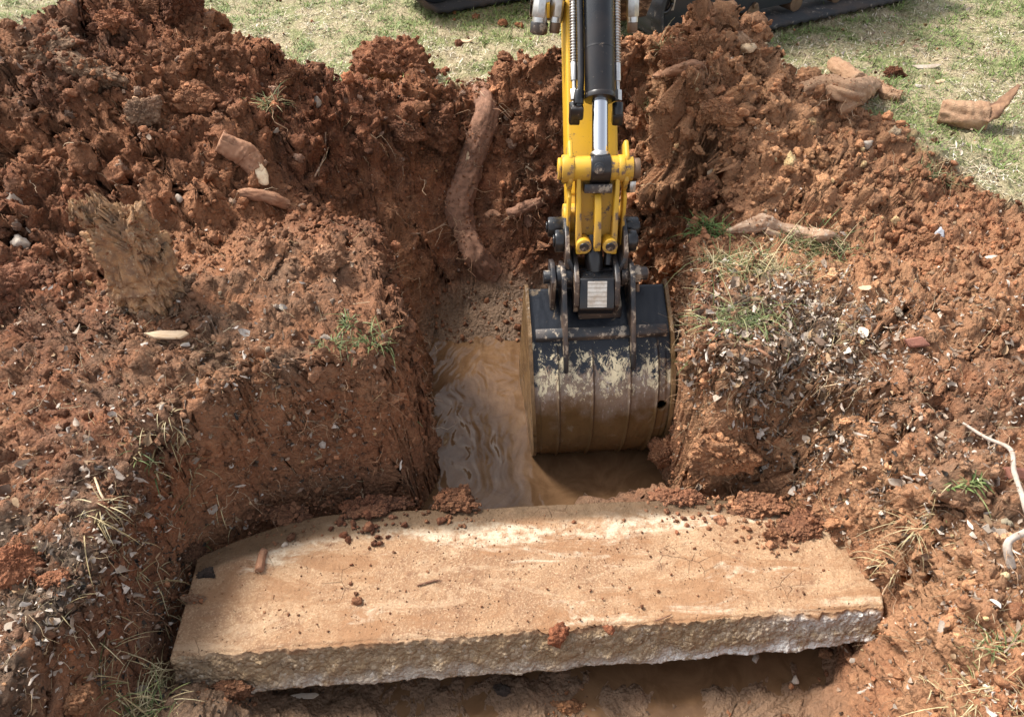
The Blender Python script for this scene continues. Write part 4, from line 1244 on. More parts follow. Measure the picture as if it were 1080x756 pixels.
# log piece with its bark torn up at one end
C, R, g = path_tube([(988, 128), (1004, 130), (1020, 132), (1036, 133)], [11, 12, 12, 12], '', '', '', '', n=26, m=40, rough=.10, lift=.85)
lg = world_thing('log_piece', np_mesh('log_piece', *g, M['log']), 'short log with torn bark flaring up at its end, lying on the lawn', 'log')
p0 = C[-4]; s = px_m(p0)
fl = []
for q, (dx, dz, w) in enumerate([(0, -.2, 13), (9, 6, 12), (17, 16, 8), (24, 28, 3)]): fl.append((p0 + np.array([dx * s, -.01, dz * s * 1.25]), w * s))
Cb = spline(np.array([f[0] for f in fl]), 20); Rb = np.interp(np.linspace(0, 3, 20), range(4), [f[1] for f in fl])
world_part('torn_bark', np_mesh('torn_bark', *tube(Cb, Rb, 12, True, .35, 30, 3.0, .35), M['bark_dark']), lg)
# peeled root on the trench rim
root([(766, 246), (785, 241), (806, 238), (826, 244), (850, 246), (872, 248), (884, 250)], [2.5, 7, 8.5, 6, 8, 5.5, 1.5], 'pale peeled root lying above the grass patch on the right rim', name='root_piece', mat='root_pale', n=18, m=60, rough=.4, lift=.7,
     branches=[([(822, 244), (838, 252), (856, 262)], [3, 2.5, 1.2]), ([(806, 244), (822, 250), (846, 254)], [4, 3, 2])])
root([(748, 352), (770, 362), (795, 366), (812, 376), (830, 388)], [2.5, 3, 3.5, 3, 1.5], 'thin knobbly twig hanging below the long grass tuft', name='twig', cat='twig', mat='root', rough=.4)
root([(1017, 449), (1040, 462), (1060, 473), (1072, 500), (1078, 530), (1080, 556), (1068, 570), (1060, 602)], [2.4, 3.2, 4, 4.5, 5, 6, 7, 7.5], 'crooked pale grey branch at the right edge', name='branch', cat='branch', mat='branch', n=14, m=80, rough=.15, lift=1.6)
root([(279, 582), (276, 592), (274, 604)], [3.5, 4, 4], 'short brown peg of root standing on the slab', name='root_peg', mat='root', pos=lambda a, b: slabpt(a, b), n=12, m=14, rough=.2, lift=1.0)
root([(440, 618), (455, 614), (464, 612)], [1.5, 2, 1], 'thin dark twig on the middle of the slab', name='twig', cat='twig', mat='root_dark', pos=lambda a, b: slabpt(a, b), n=8, m=14, lift=1.0)
root([(690, 655), (700, 652), (708, 648)], [1.2, 1.6, 1], 'short dark twig near the slab front edge', name='twig', cat='twig', mat='root_dark', pos=lambda a, b: slabpt(a, b), n=8, m=14, lift=1.0)
root([(345, 150), (343, 168), (336, 180), (330, 190)], [1.2, 1.5, 2, 1.5], 'thin curved rootlet rising from the bank beside the hollow', name='rootlet', mat='root_pale', n=8, m=20, zs=[.05, .03, .01, 0])
root([(708, 333), (720, 331), (732, 330)], [1.6, 2, 2], 'pale root end poking from the right trench wall', name='rootlet', mat='chip', n=8, m=14, lift=2.0)
root([(100, 505), (112, 525), (128, 548), (136, 575)], [2, 2.2, 2, 1.4], 'pale straw coloured stem hanging over the left bank edge', name='stem', cat='stem', mat='chip', n=8, m=30, lift=1.5)
root([(828, 420), (860, 412), (890, 405)], [1.2, 1.3, 1.0], 'long thin straw stem on the right bank', name='stem', cat='stem', mat='chip', n=6, m=30, lift=2.0)
root([(945, 600), (935, 625), (925, 655)], [1.8, 2, 1.2], 'frayed straw root hanging beside the right slab corner', name='stem', cat='stem', mat='chip', n=6, m=30, lift=2.0)
root([(470, 236), (452, 246), (432, 248)], [1.0, 1.4, 1.0], 'fine pale rootlet on the left trench wall', name='rootlet', mat='root_pale', n=6, m=20, lift=2.5)

# rotten stump chunk on the left bank
p, n = hit(158, 322); s = px_m(p)
V0, F0 = ico(7)
V = V0.copy()
V = np.sign(V) * np.abs(V) ** .42                                   # blocky
W_ = V * np.array([1, .7, 1.7])
k1, k2, ki = worley(W_[:, 0] * 1.8, W_[:, 1] * 1.8, W_[:, 2] * 1.5)
m1, m2_, mi = worley(W_[:, 0] * 4.5, W_[:, 1] * 4.5, W_[:, 2] * 4)
o1, o2, oi = worley(W_[:, 0] * 10, W_[:, 1] * 10, W_[:, 2] * 9)
rad = 1 + .22 * fbm(W_[:, 0], W_[:, 1], W_[:, 2] * .8, 3) + .34 * (ki - .5) * sstep(0, .3, k2 - k1) + .26 * (mi - .5) * sstep(0, .3, m2_ - m1) + .08 * (oi - .5) * sstep(0, .3, o2 - o1) + .05 * fbm(W_[:, 0] * 12, W_[:, 1] * 12, W_[:, 2] * 10, 4, .6)
V = V * rad[:, None]
V[:, 2] = np.clip(V[:, 2], -1.2, 1.0 + .30 * fbm(V[:, 0] * 3, V[:, 1] * 3, 0 * V[:, 0], 4, .7))
V[:, :2] *= (1 + .16 * fbm(V[:, 0] * 2, V[:, 1] * 2, V[:, 2] * 4, 3))[:, None]
zz = V[:, 2]
V = np.stack([V[:, 0] * (30 - 1 * zz) + 2 * (-zz), V[:, 1] * 20 + 3 * zz, zz * 60], -1) * s
V[:, 2] += np.where(V[:, 0] < 0, .012, -.03 * V[:, 0] / (30 * s)) * (zz > .2)
V = V + p + np.array([.012, .0, 60 * s])
world_thing('stump_chunk', np_mesh('stump_chunk', V, F0, M['rot_wood']), 'upright ragged chunk of rotten stump on the left bank', 'stump')


CRUMBED.append((V[::3], p, 30 * s, (1.0, 1.0, 1.0)))
for q_ in ((188, 318, 15, 12), (130, 330, 14, 10), (200, 300, 10, 9), (160, 336, 16, 8)):
    clod(*q_, 'soil lump packed round the foot of the rotten stump chunk', name='topsoil_clod', mat=M['topsoil'], sink=.4, group='soil lumps round the stump foot')
# crumbs lying on and around the big lumps
cp_, cn_, cs_, ct_ = [], [], [], []
for V_, p_, r_, t_ in CRUMBED:
    cen = V_.mean(0); nn_ = V_ - cen; nn_ /= np.linalg.norm(nn_, axis=1, keepdims=True)
    ok = np.where(nn_[:, 2] > -.2)[0]; k_ = int(np.clip(r_ * 1300, 25, 220)); c_ = rng.choice(ok, k_)
    cp_.append(V_[c_]); cn_.append(nn_[c_]); cs_.append(np.clip(r_ * .055 * np.exp(rng.normal(0, .5, k_)), .002, .02)); ct_.append(np.tile(np.array(t_, float), (k_, 1)) * np.exp(rng.normal(0, .2, (k_, 1))))
    k2 = int(np.clip(r_ * 800, 14, 110)); a_ = rng.uniform(0, 2 * np.pi, k2); d_ = r_ * rng.uniform(.7, 1.5, k2)
    q_ = np.stack([p_[0] + np.cos(a_) * d_, p_[1] + np.sin(a_) * d_, np.zeros(k2)], 1)
    for g_ in range(k2): q_[g_, 2] = max(ground_z(q_[g_, 0], q_[g_, 1]), SZ if (abs(q_[g_, 0]) < 1.0 and 1.3 < q_[g_, 1] < 1.8) else -9)
    cp_.append(q_); cn_.append(np.tile([0, 0, 1.0], (k2, 1))); cs_.append(np.clip(r_ * .06 * np.exp(rng.normal(0, .5, k2)), .002, .022)); ct_.append(np.tile(np.array(t_, float), (k2, 1)) * np.exp(rng.normal(0, .2, (k2, 1))))
cp_ = np.concatenate(cp_)
scatter_clods('clod_crumbs', cp_, np.concatenate(cn_), np.concatenate(cs_), 3, np.concatenate(ct_), M['clod'], .3, 'crumbs fallen from the big clay lumps', 'soil')



# torn rootlets still attached to the roots
hp_ = np.concatenate([h[0] for h in HAIR]); hl_ = np.concatenate([np.full(len(h[0]), max(h[1], .01)) for h in HAIR]); n = len(hp_)
d = rng.normal(size=(n, 3)); d[:, 2] = np.abs(d[:, 2]) * .5 - .2; d[:, 1] -= .4; d /= np.linalg.norm(d, axis=1, keepdims=True)
strands('torn_rootlets', hp_, d, np.clip(hl_ * 2.2 * np.exp(rng.normal(0, .5, n)), .01, .12), np.clip(hl_ * .05, .0006, .0016), hl_ * .18, palette(n, [(.34, .18, .10), (.44, .28, .17), (.24, .12, .07), (.52, .38, .25)]), M['strand'], 'thin torn rootlets sprouting from the roots', 'roots', 6, .4)


def flake(px, py, lx, ly, label, name, cat, mat, thick=.008, turn=0.0, pos=None, tilt=.2, pts=None):
    p, n = hit(px, py) if pos is None else (np.asarray(pos), np.array([0, 0, 1.0])); s = px_m(p)
    n = n * .5 + np.array([0, -.35, .65]); n /= np.linalg.norm(n)
    t = np.array([math.cos(turn), 0, -math.sin(turn)]); t = t - n * (t @ n); t /= np.linalg.norm(t); b = np.cross(n, t)
    pts = pts or [(-1, -.15), (-.5, -.6), (.6, -.5), (1, .1), (.7, .55), (-.3, .45)]
    P = [p + (t * a * lx + b * c * ly) * s + n * .004 for a, c in pts]
    mb = MB(); mb.prism([tuple(q + n * thick) for q in P], [tuple(q) for q in P]).bevel(thick * .25, 1)
    bmesh.ops.subdivide_edges(mb.bm, edges=mb.bm.edges[:], cuts=2, use_grid_fill=True)
    for v in mb.bm.verts:
        q = np.array(v.co); w = q - p
        v.co = Vector(q + n * (.10 * (w @ t) ** 2 / (lx * s) * 1.5 + .004 * float(noise3(q[0] * 60, q[1] * 60, q[2] * 60))))
    return world_thing(name, mb.mesh(name, M[mat]), label, cat)


flake(178, 354, 24, 9, 'pale flat wood splinter on the left bank below the stump', 'wood_splinter', 'splinter', 'chip', .012, .1)
flake(155, 330, 17, 6, 'jagged broken splinters at the stump foot', 'wood_splinter', 'splinter', 'chip', .010, .45, pts=[(-1, 0), (-.6, -.7), (-.2, -.2), (.2, -.8), (.7, -.1), (1, -.4), (.8, .5), (-.4, .4)])
flake(490, 45, 9, 4, 'pale wood splinter on the lawn beyond the heaps', 'wood_splinter', 'splinter', 'chip', .010, .3)
flake(560, 180, 8, 3, 'pale wood chip on the slope left of the digger arm', 'wood_splinter', 'splinter', 'chip', .008, .6)
flake(770, 398, 14, 7, 'flat pinkish stone flake on the bank right of the bucket', 'stone_flake', 'stone', 'log', .012, -.3, pts=[(-1, .3), (.1, -.8), (1, -.3), (.6, .5), (-.5, .8)])
flake(912, 304, 7, 5, 'yellowish dead leaf on the right bank', 'dead_leaf', 'leaf', 'chip', .002, .4)
flake(850, 355, 6, 10, 'pale upright dead leaf beside the long grass tuft', 'dead_leaf', 'leaf', 'dead_leaf', .002, .3)
flake(1065, 502, 16, 11, 'broken red brick piece by the grey branch', 'brick_piece', 'brick', 'brick', .035, .1, pts=[(-1, .7), (-.85, -.7), (1, -.8), (1, .7)])
flake(964, 362, 13, 8, 'smaller broken brick piece half buried in the right bank', 'brick_piece', 'brick', 'brick', .02, -.3, pts=[(-1, .7), (-.7, -.5), (1, -.8), (.5, .7)])
flake(975, 72, 16, 6, 'white flat wood shard on the lawn', 'wood_splinter', 'splinter', 'stone', .008, .25)
flake(990, 88, 6, 5, 'small tan wood chip on the lawn beside the white shard', 'wood_splinter', 'splinter', 'chip', .012, -.3)
flake(322, 734, 15, 6, 'pale curled dead leaf in front of the slab', 'dead_leaf', 'leaf', 'dead_leaf', .003, .1)
flake(1048, 560, 18, 9, 'curled silvery dead leaf on the bank left of the branch foot', 'dead_leaf', 'leaf', 'dead_leaf', .003, .2, pts=[(-1, .2), (-.5, -.4), (-.2, -.1), (.2, -.9), (.5, -.2), (1, -.3), (.6, .4), (.1, .3), (-.4, .8)])
flake(945, 508, 10, 9, 'crumpled pale dead leaf on the right bank edge', 'dead_leaf', 'leaf', 'dead_leaf', .003, .6)
flake(55, 655, 9, 7, 'pale dead leaf on the near left bank', 'dead_leaf', 'leaf', 'dead_leaf', .003, .3)
flake(12, 660, 12, 9, 'white crumpled dead leaf at the left edge', 'dead_leaf', 'leaf', 'dead_leaf', .003, -.3)
flake(712, 545, 5, 3, 'tiny white chip on the back of the slab', 'stone_flake', 'stone', 'stone', .006, .1, pos=slabpt(752, 545))


def tuft(px, py, wpx, hpx, nb, cols, label, name='grass_tuft', cat='grass tuft', width=.0042, droop=.9, spread=1.0):
    p, n = hit(px, py); s = px_m(p)
    dry = cols is DRY; k = nb * 3 if dry else int(nb * 1.9); width = .0022 if dry else width * .72
    ang = rng.uniform(0, 2 * np.pi, k); el = rng.uniform(.02, .6, k) if dry else rng.uniform(.25, 1.3, k)
    base = np.tile(p, (k, 1)) + np.stack([rng.normal(0, wpx * s * (.5 if dry else .38), k), rng.normal(0, wpx * s * (.3 if dry else .16), k), np.zeros(k)], 1)
    for q in range(k):
        base[q, 2] = ground_z(base[q, 0], base[q, 1]) - .003
    d0 = np.stack([np.cos(ang) * np.cos(el) * spread, np.sin(ang) * np.cos(el) * spread - .1, np.sin(el)], 1); d0 /= np.linalg.norm(d0, axis=1, keepdims=True)
    B = np.cross(d0, np.array([0, 0, 1.0])); B /= np.linalg.norm(B, axis=1, keepdims=True); Nn = np.cross(B, d0)
    L = hpx * s * (.95 if dry else 1.15) * np.exp(rng.normal(0, .4, k)); seg = 5; u = np.linspace(0, 1, seg + 1)
    bend = -np.abs(rng.normal(droop, .35, k)); a = bend[:, None] * u[None]
    cx = np.cumsum(np.concatenate([np.zeros((k, 1)), np.cos(a[:, 1:]) / seg], 1), 1); cz = np.cumsum(np.concatenate([np.zeros((k, 1)), np.sin(a[:, 1:]) / seg], 1), 1)
    C = base[:, None] + d0[:, None] * (cx * L[:, None])[..., None] + Nn[:, None] * (cz * L[:, None])[..., None]
    hw = (width * .5 * np.exp(rng.normal(0, .2, k)))[:, None, None] * (1 - u ** 1.6)[None, :, None] + .0003
    V = np.stack([C + B[:, None] * hw + Nn[:, None] * hw * .5, C, C - B[:, None] * hw + Nn[:, None] * hw * .5], 2).reshape(k, -1, 3)
    per = (seg + 1) * 3; f = []
    for q in range(seg): f += [(q * 3, q * 3 + 1, q * 3 + 4, q * 3 + 3), (q * 3 + 1, q * 3 + 2, q * 3 + 5, q * 3 + 4)]
    F = (np.array(f)[None] + (np.arange(k) * per)[:, None, None]).reshape(-1, 4)
    me = np_mesh(name, V.reshape(-1, 3), F, M['blade'], True, {'tint': np.repeat(palette(k, cols), per, 0)})
    return world_thing(name, me, label, cat)


GRN = [(.075, .115, .035), (.115, .155, .05), (.17, .20, .075)]; DRY = [(.42, .34, .18), (.50, .42, .24), (.33, .25, .12)]
tuft(352, 362, 22, 11, 50, GRN, 'small green grass tuft on the bank left of the trench, the left of a pair')
tuft(392, 362, 32, 13, 60, GRN, 'green grass tuft leaning over the bank left of the trench', droop=1.1)
tuft(366, 342, 14, 12, 30, GRN, 'upright green weed sprouting above the bank tufts', width=.006)
tuft(784, 340, 58, 21, 170, GRN + GRN + [(.30, .31, .14), (.40, .36, .19)], 'long drooping grass tuft on the right rim beside the bucket', droop=1.3)
tuft(745, 244, 28, 12, 90, [(.07, .13, .03), (.10, .17, .04)], 'dark green weed at the trench rim', 'weed', 'weed', width=.007)
tuft(800, 282, 66, 22, 190, GRN + DRY, 'yellow green grass patch below the peeled root')
tuft(855, 268, 60, 16, 190, GRN + GRN + DRY, 'dark green grass patch at the right end of the peeled root')
tuft(762, 275, 30, 16, 70, GRN + DRY, 'sparse grass on the trench rim below the dark weed')
tuft(688, 110, 16, 14, 50, GRN + DRY, 'dry green tuft growing from the slope right of the chromed rod')
tuft(284, 112, 12, 16, 40, GRN + DRY, 'thin grass tuft buried in the left heap')
tuft(146, 748, 44, 28, 90, GRN + DRY + DRY, 'long grass tuft at the bottom left beside the slab', droop=1.0)
tuft(136, 690, 36, 26, 40, DRY, 'dry grass tuft on the edge beside the slab corner', droop=1.1)
tuft(160, 492, 24, 12, 30, GRN + DRY, 'little green weed on the edge of the left bank', 'weed', 'weed', width=.006)
tuft(135, 580, 26, 26, 45, DRY, 'frayed dry grass hanging over the left pit edge', droop=1.5)
tuft(190, 470, 22, 24, 30, DRY, 'pale frayed straw at the left corner of the pit', droop=1.6)
tuft(1022, 510, 24, 9, 50, [(.12, .18, .05), (.16, .22, .07), (.22, .24, .10)], 'pale green weed patch left of the brick piece', 'weed', 'weed', width=.009)
tuft(1048, 682, 30, 18, 40, GRN + DRY, 'green and straw tuft near the right bottom edge')
tuft(1030, 735, 60, 20, 80, DRY, 'dry yellow grass tuft at the bottom right corner')
tuft(985, 185, 34, 14, 80, GRN + DRY, 'grass tuft on bare ground below the log')
tuft(935, 590, 30, 24, 40, DRY, 'fringe of dry grass over the right end of the slab', droop=1.6)
tuft(880, 360, 30, 12, 30, DRY, 'flattened straw tuft on the leafy right bank')
tuft(682, 494, 8, 10, 8, GRN, 'single green sprout in the clay below the bucket', 'sprout', 'sprout')

# ------------------------------------------------------------------ the excavator
EX = bpy.data.objects.new('excavator', None); COL.objects.link(EX); EX.location = (.95, 5.47, 0.0)
tag(EX, 'yellow excavator with its muddy bucket in the trench and black tracks on the lawn', 'excavator')
X0, YA = .318, 2.5


def frame_fn(yaw, x0=X0, y0=YA):
    c, s_ = math.cos(yaw), math.sin(yaw)
    return lambda a, Y, z: Vector((x0 + a * c - (Y - y0) * s_, y0 + a * s_ + (Y - y0) * c, z))


A = frame_fn(math.radians(1.0)); Bk = frame_fn(math.radians(4.0), X0 + .014)
UD = np.array([.70, .714]); UD /= np.linalg.norm(UD); ND = np.array([UD[1], -UD[0]])
TP = np.array([2.62, .38])


def AX(a, s, n=0.0, fn=A):
    """point on the arm: a lateral, s along the cylinder from its rod pin, n away from the cylinder"""
    q = TP + UD * s + ND * n
    return fn(a, q[0], q[1])


def plate(mb, prof, a0, a1, fn):
    return mb.prism([fn(a0, y, z) for y, z in prof], [fn(a1, y, z) for y, z in prof])


def part(name, mb, mat, parent, bev=0.0, seg=2):
    if bev: mb.bevel(bev, seg)
    return world_part(name, mb.mesh(name, M[mat]), parent)


# --- bucket
PR = [(2.50, -.07), (2.32, -.17), (2.235, -.27), (2.175, -.37), (2.15, -.47), (2.155, -.57), (2.19, -.67), (2.26, -.76), (2.37, -.825), (2.53, -.86), (2.74, -.85)]
prof = np.vstack([np.linspace(PR[0], PR[1], 22)[:-1], spline(np.array(PR[1:]), 130)])
arc = np.concatenate([[0], np.cumsum(np.linalg.norm(np.diff(prof, axis=0), axis=1))]); arc /= arc[-1]
HB = .268; THK = .016


def halfw(q): return HB - .016 * sstep(.25, .6, q) + .014 * sstep(.8, 1.0, q)


def bucket_body():
    na = 150; a = np.linspace(-1, 1, na)
    tang = np.gradient(prof, axis=0); tang /= np.linalg.norm(tang, axis=1, keepdims=True)
    nrm = np.stack([-tang[:, 1], tang[:, 0]], 1)                    # towards the inside
    if nrm[70] @ np.array([1.0, 0]) < 0: nrm = -nrm
    weld = np.zeros((len(prof), na)); seam = np.zeros((len(prof), na))
    for w0 in (-.655, -.15, .43 - .04, .80): weld += np.exp(-((a - w0) / .014) ** 2)[None] * sstep(.16, .24, arc)[:, None]; seam += np.exp(-((a - w0 - .016) / .012) ** 2)[None] * sstep(.16, .24, arc)[:, None]
    aa, qq = np.meshgrid(a, arc)
    # flat wear strips stand a little proud between the weld seams, with dents
    dent = .0022 * n2(aa * 3, qq * 7, 1.7) + .0012 * n2(aa * 12, qq * 20, 4.7)
    w1_, w2_, wi_ = worley(aa * 9, qq * 26, 0 * aa)
    w3_, w4_, wj_ = worley(aa * 26 + 4, qq * 70, 0 * aa)
    dent = dent + sstep(.36, .55, qq) * ((.010 * np.clip(.42 - w1_, 0, 1) * (wi_ > .55)) + .006 * np.clip(.5 - w3_, 0, 1) * (wj_ > .6)) + .0015 * sstep(.36, .5, qq) * fbm(aa * 8, qq * 14, 0 * aa, 4)
    strip = .004 * sstep(.18, .22, arc)[:, None] * (np.abs(a)[None] < .93)
    out = prof[:, None, :] - nrm[:, None, :] * (weld * .016 + dent + strip * (1 - np.clip(weld * 1.6, 0, 1)))[..., None]
    inn = prof[:, None, :] + nrm[:, None, :] * THK + 0 * out
    hw = halfw(arc)
    Po = np.array([[tuple(Bk(a[j] * hw[i], *out[i, j])) for j in range(na)] for i in range(len(prof))])
    Pi = np.array([[tuple(Bk(a[j] * hw[i], *inn[i, j])) for j in range(na)] for i in range(len(prof))])
    n = len(prof); V = np.vstack([Po.reshape(-1, 3), Pi.reshape(-1, 3)])
    k = np.arange(n * na).reshape(n, na); o = n * na
    # leave a round drain hole out of both skins
    def holeq(i, j): return (a[j] + a[j + 1]) / 2, (arc[i] + arc[i + 1]) / 2
    Fq = []
    quad = np.stack([k[:-1, :-1], k[1:, :-1], k[1:, 1:], k[:-1, 1:]], -1)
    Fq.append(quad.reshape(-1, 4)); Fq.append(quad[..., ::-1].reshape(-1, 4) + o)
    for e in (k[0], k[-1], k[:, 0], k[:, -1]):
        Fq.append(np.stack([e[:-1], e[1:], e[1:] + o, e[:-1] + o], -1))
    hg = np.concatenate([np.repeat(1 - arc, na)] * 2)
    return np_mesh('bucket', V, np.concatenate(Fq), M['bucket'], True, {'hgt': hg, 'seam': np.concatenate([seam.ravel()] * 2)})


bme = bucket_body()
# drain hole cut through the shell
_tmp = bpy.data.objects.new('shell_tmp', bme); COL.objects.link(_tmp)
hi = int(np.argmin(np.abs(prof[:, 1] + .41) + (prof[:, 0] > 2.3) * 9)); hc = prof[hi]
mbc = MB().cyl(Bk(.232, hc[0] - .08, hc[1]), Bk(.232, hc[0] + .10, hc[1]), .021, n=28)
_cut = bpy.data.objects.new('hole_tmp', mbc.mesh('hole_tmp', None)); COL.objects.link(_cut)
bo = _tmp.modifiers.new('b', 'BOOLEAN'); bo.operation = 'DIFFERENCE'; bo.object = _cut; bo.solver = 'EXACT'
bpy.context.view_layer.update()
_dg = bpy.context.evaluated_depsgraph_get()
bme2 = bpy.data.meshes.new_from_object(_tmp.evaluated_get(_dg))
bpy.data.objects.remove(_tmp); bpy.data.objects.remove(_cut)
if len(bme2.vertices) < 100: bme2 = bucket_body()
bme2.name = 'bucket'
bucket = world_part('bucket', bme2, EX)
for sgn in (-1, 1):
    # side plate: outline a little proud of the shell
    ctr = np.array([2.55, -.45]); pp = []
    for q in range(len(prof)):
        v = prof[q] - ctr; v = v / np.linalg.norm(v); pp.append((prof[q] + v * .014, halfw(arc[q])))
    mouth = [((2.765, -.80), HB), ((2.72, -.60), HB), ((2.64, -.38), HB), ((2.57, -.18), HB), ((2.52, -.06), HB)]
    pts = pp + [(np.array(m_), w_) for m_, w_ in mouth]
    mb = MB()
    mb.prism([Bk(sgn * (w_ + .001), *q_) for q_, w_ in pts], [Bk(sgn * (w_ + .015), *q_) for q_, w_ in pts])
    bmesh.ops.triangulate(mb.bm, faces=[f for f in mb.bm.faces if len(f.verts) > 4])
    me = mb.mesh('side_plate', M['bucket_side'])
    co = np.array([v.co for v in me.vertices]); at = me.attributes.new('hgt', 'FLOAT', 'POINT'); at.data.foreach_set('value', ((co[:, 2] + .86) / .8).astype(np.float32))
    world_part('side_plate', me, bucket)
for a0 in (-.22, -.075, .075, .22):
    mb = MB(); plate(mb, [(2.70, -.835), (2.70, -.88), (2.92, -.865), (2.92, -.855)], a0 - .03, a0 + .03, Bk)
    part('tooth', mb, 'rust', bucket, .004)
mb = MB(); plate(mb, [(2.42, -.20), (2.30, -.30), (2.225, -.42), (2.215, -.58), (2.29, -.70), (2.42, -.77), (2.62, -.78), (2.66, -.62), (2.58, -.34), (2.50, -.20)], -.225, .245, Bk); part('dark_fill', mb, 'litter_dark', bucket, .02)  # dark filler added behind the shell so the drain hole looks black
# cross gusset on the top plate
mb = MB(); plate(mb, [(2.335, -.157), (2.30, -.175), (2.302, -.155), (2.335, -.135)], -.255, .255, Bk); part('stiffener', mb, 'black_worn', bucket, .004)
mb = MB(); plate(mb, [(2.455, -.088), (2.375, -.132), (2.385, -.085), (2.44, -.055)], -.085, .085, Bk); part('stiffener', mb, 'black_worn', bucket, .005)
for a0 in (-.143, .118):
    mb = MB(); earp = [(2.53, -.065), (2.40, -.135), (2.30, -.19), (2.225, -.295), (2.228, -.245), (2.29, -.13), (2.355, -.03), (2.40, .045), (2.455, .07), (2.51, .055), (2.545, 0)]
    plate(mb, earp, a0 - .009, a0 + .009, Bk); part('ear', mb, 'black_worn', bucket, .003)
mb = MB(); plate(mb, [(2.53, -.065), (2.42, -.12), (2.40, .03), (2.47, .075), (2.53, .05)], -.190, -.172, Bk); part('ear', mb, 'black_worn', bucket, .003)
mb = MB()
mb.cyl(Bk(-.215, 2.465, .012), Bk(.185, 2.465, .012), .026, n=28, bev=.003)
mb.cyl(Bk(-.168, 2.465, .012), Bk(-.105, 2.465, .012), .044, n=32, bev=.004).cyl(Bk(.080, 2.465, .012), Bk(.108, 2.465, .012), .044, n=32, bev=.004)
mb.cyl(Bk(.130, 2.465, .012), Bk(.158, 2.465, .012), .036, n=6, bev=.003)
part('bucket_pin', mb, 'black_worn', bucket)
mb = MB().cyl(Bk(.158, 2.465, .012), Bk(.190, 2.465, .012), .022, n=6, bev=.002).cyl(Bk(.145, 2.44, -.02), Bk(.145, 2.425, -.045), .011, n=6)
part('pin_bolt', mb, 'rust', bucket)

# --- quick coupler
A_full = A
A = lambda a, Y, z: A_full(a * .86, Y, z)
cp = world_part('quick_coupler', MB().box(A(0, 2.50, -.02), (.165, .16, .10), Matrix.Rotation(math.radians(-8), 3, 'X'), .012).mesh('quick_coupler', M['black']), EX)
for sgn in (-1, 1):
    low = [(2.345, -.045), (2.37, -.095), (2.52, -.10), (2.585, .02), (2.56, .075), (2.44, .075), (2.375, .045)]
    up = [(2.44, .055), (2.56, .055), (2.64, .10), (2.67, .15), (2.60, .185), (2.52, .17), (2.455, .12)]
    mb = MB(); plate(mb, low, sgn * .078, sgn * .100, A)
    q = MB(); plate(q, up, sgn * .118, sgn * .138, A)
    mb.prism([A(sgn * .078, 2.43, .03), A(sgn * .100, 2.43, .03), A(sgn * .138, 2.45, .10), A(sgn * .118, 2.45, .10)],
             [A(sgn * .078, 2.58, .02), A(sgn * .100, 2.58, .02), A(sgn * .138, 2.60, .10), A(sgn * .118, 2.60, .10)])
    part('coupler_arm', mb, 'black_worn', cp, .004)
    part('coupler_arm', q, 'black_worn', cp, .004)
# slanted nose with the maker plate
nose = [(2.335, -.055), (2.362, -.098), (2.45, -.10), (2.46, .04), (2.392, .046)]
mb = MB(); plate(mb, nose, -.0775, .0775, A); part('coupler_nose', mb, 'black', cp, .006)
f0, f1 = np.array([2.335, -.055]), np.array([2.392, .046]); fn_ = (f1 - f0) / np.linalg.norm(f1 - f0); fo = np.array([-fn_[1], fn_[0]])
c0 = f0 + fn_ * .010; c1 = f1 - fn_ * .008
mb = MB().prism([A(-.042, *(c0 + fo * .001)), A(.042, *(c0 + fo * .001)), A(.042, *(c1 + fo * .001)), A(-.042, *(c1 + fo * .001))],
                [A(-.042, *(c0 + fo * .005)), A(.042, *(c0 + fo * .005)), A(.042, *(c1 + fo * .005)), A(-.042, *(c1 + fo * .005))])
part('maker_plate', mb, 'plate', cp)
for sgn in (-1, 1):
    for (yy, zz, r, a0, a1) in ((2.535, .122, .043, .139, .180), (2.635, .120, .040, .139, .205)):
        mb = MB().cyl(A(sgn * a0, yy, zz), A(sgn * a1, yy, zz), r, n=36, bev=.006).cyl(A(sgn * a1, yy, zz), A(sgn * (a1 + .008), yy, zz), r * .55, n=24, bev=.002)
        part('pin_boss', mb, 'black', cp)
mb = MB().cyl(A(-.012, 2.55, .14), A(-.002, 2.47, .02), .034, n=28, bev=.004).cyl(A(-.004, 2.485, .04), A(-.002, 2.465, .01), .024, n=24)
part('latch_cylinder', mb, 'black', cp)
mb = MB().cyl(A(.066, 2.56, .13), A(.060, 2.49, .04), .018, n=20); part('latch_cylinder', mb, 'black', cp)

# --- yellow bucket link with its cross tube
TY, TZ = TP
lk = world_part('bucket_link', MB().cyl(A(-.150, TY, TZ), A(.148, TY, TZ), .045, n=40, bev=.004).mesh('bucket_link', M['yellow_worn']), EX)
for a0, a1, r, mt in ((-.156, -.105, .050, 'yellow_worn'), (.085, .112, .049, 'yellow_worn'), (.149, .178, .037, 'rust'), (-.172, -.156, .040, 'yellow_worn')):
    part('pin_collar', MB().cyl(A(a0, TY, TZ), A(a1, TY, TZ), r, n=36, bev=.004), mt, lk)
part('locking_bolt', MB().cyl(A(.150, TY - .03, TZ - .035), A(.150, TY - .04, TZ - .075), .012, n=6, bev=.002), 'zinc', lk)
L0 = np.array([2.52, .12]); LD = np.array([TY, TZ]) - L0; LL = np.linalg.norm(LD); LD /= LL; LN = np.array([-LD[1], LD[0]])    # LN faces the camera


def LK(a, s, n): return A(a, *(L0 + LD * s + LN * n))


def lbox(mb, a0, a1, s0, s1, n0, n1): return mb.prism([LK(a0, s0, n0), LK(a1, s0, n0), LK(a1, s1, n0), LK(a0, s1, n0)], [LK(a0, s0, n1), LK(a1, s0, n1), LK(a1, s1, n1), LK(a0, s1, n1)])


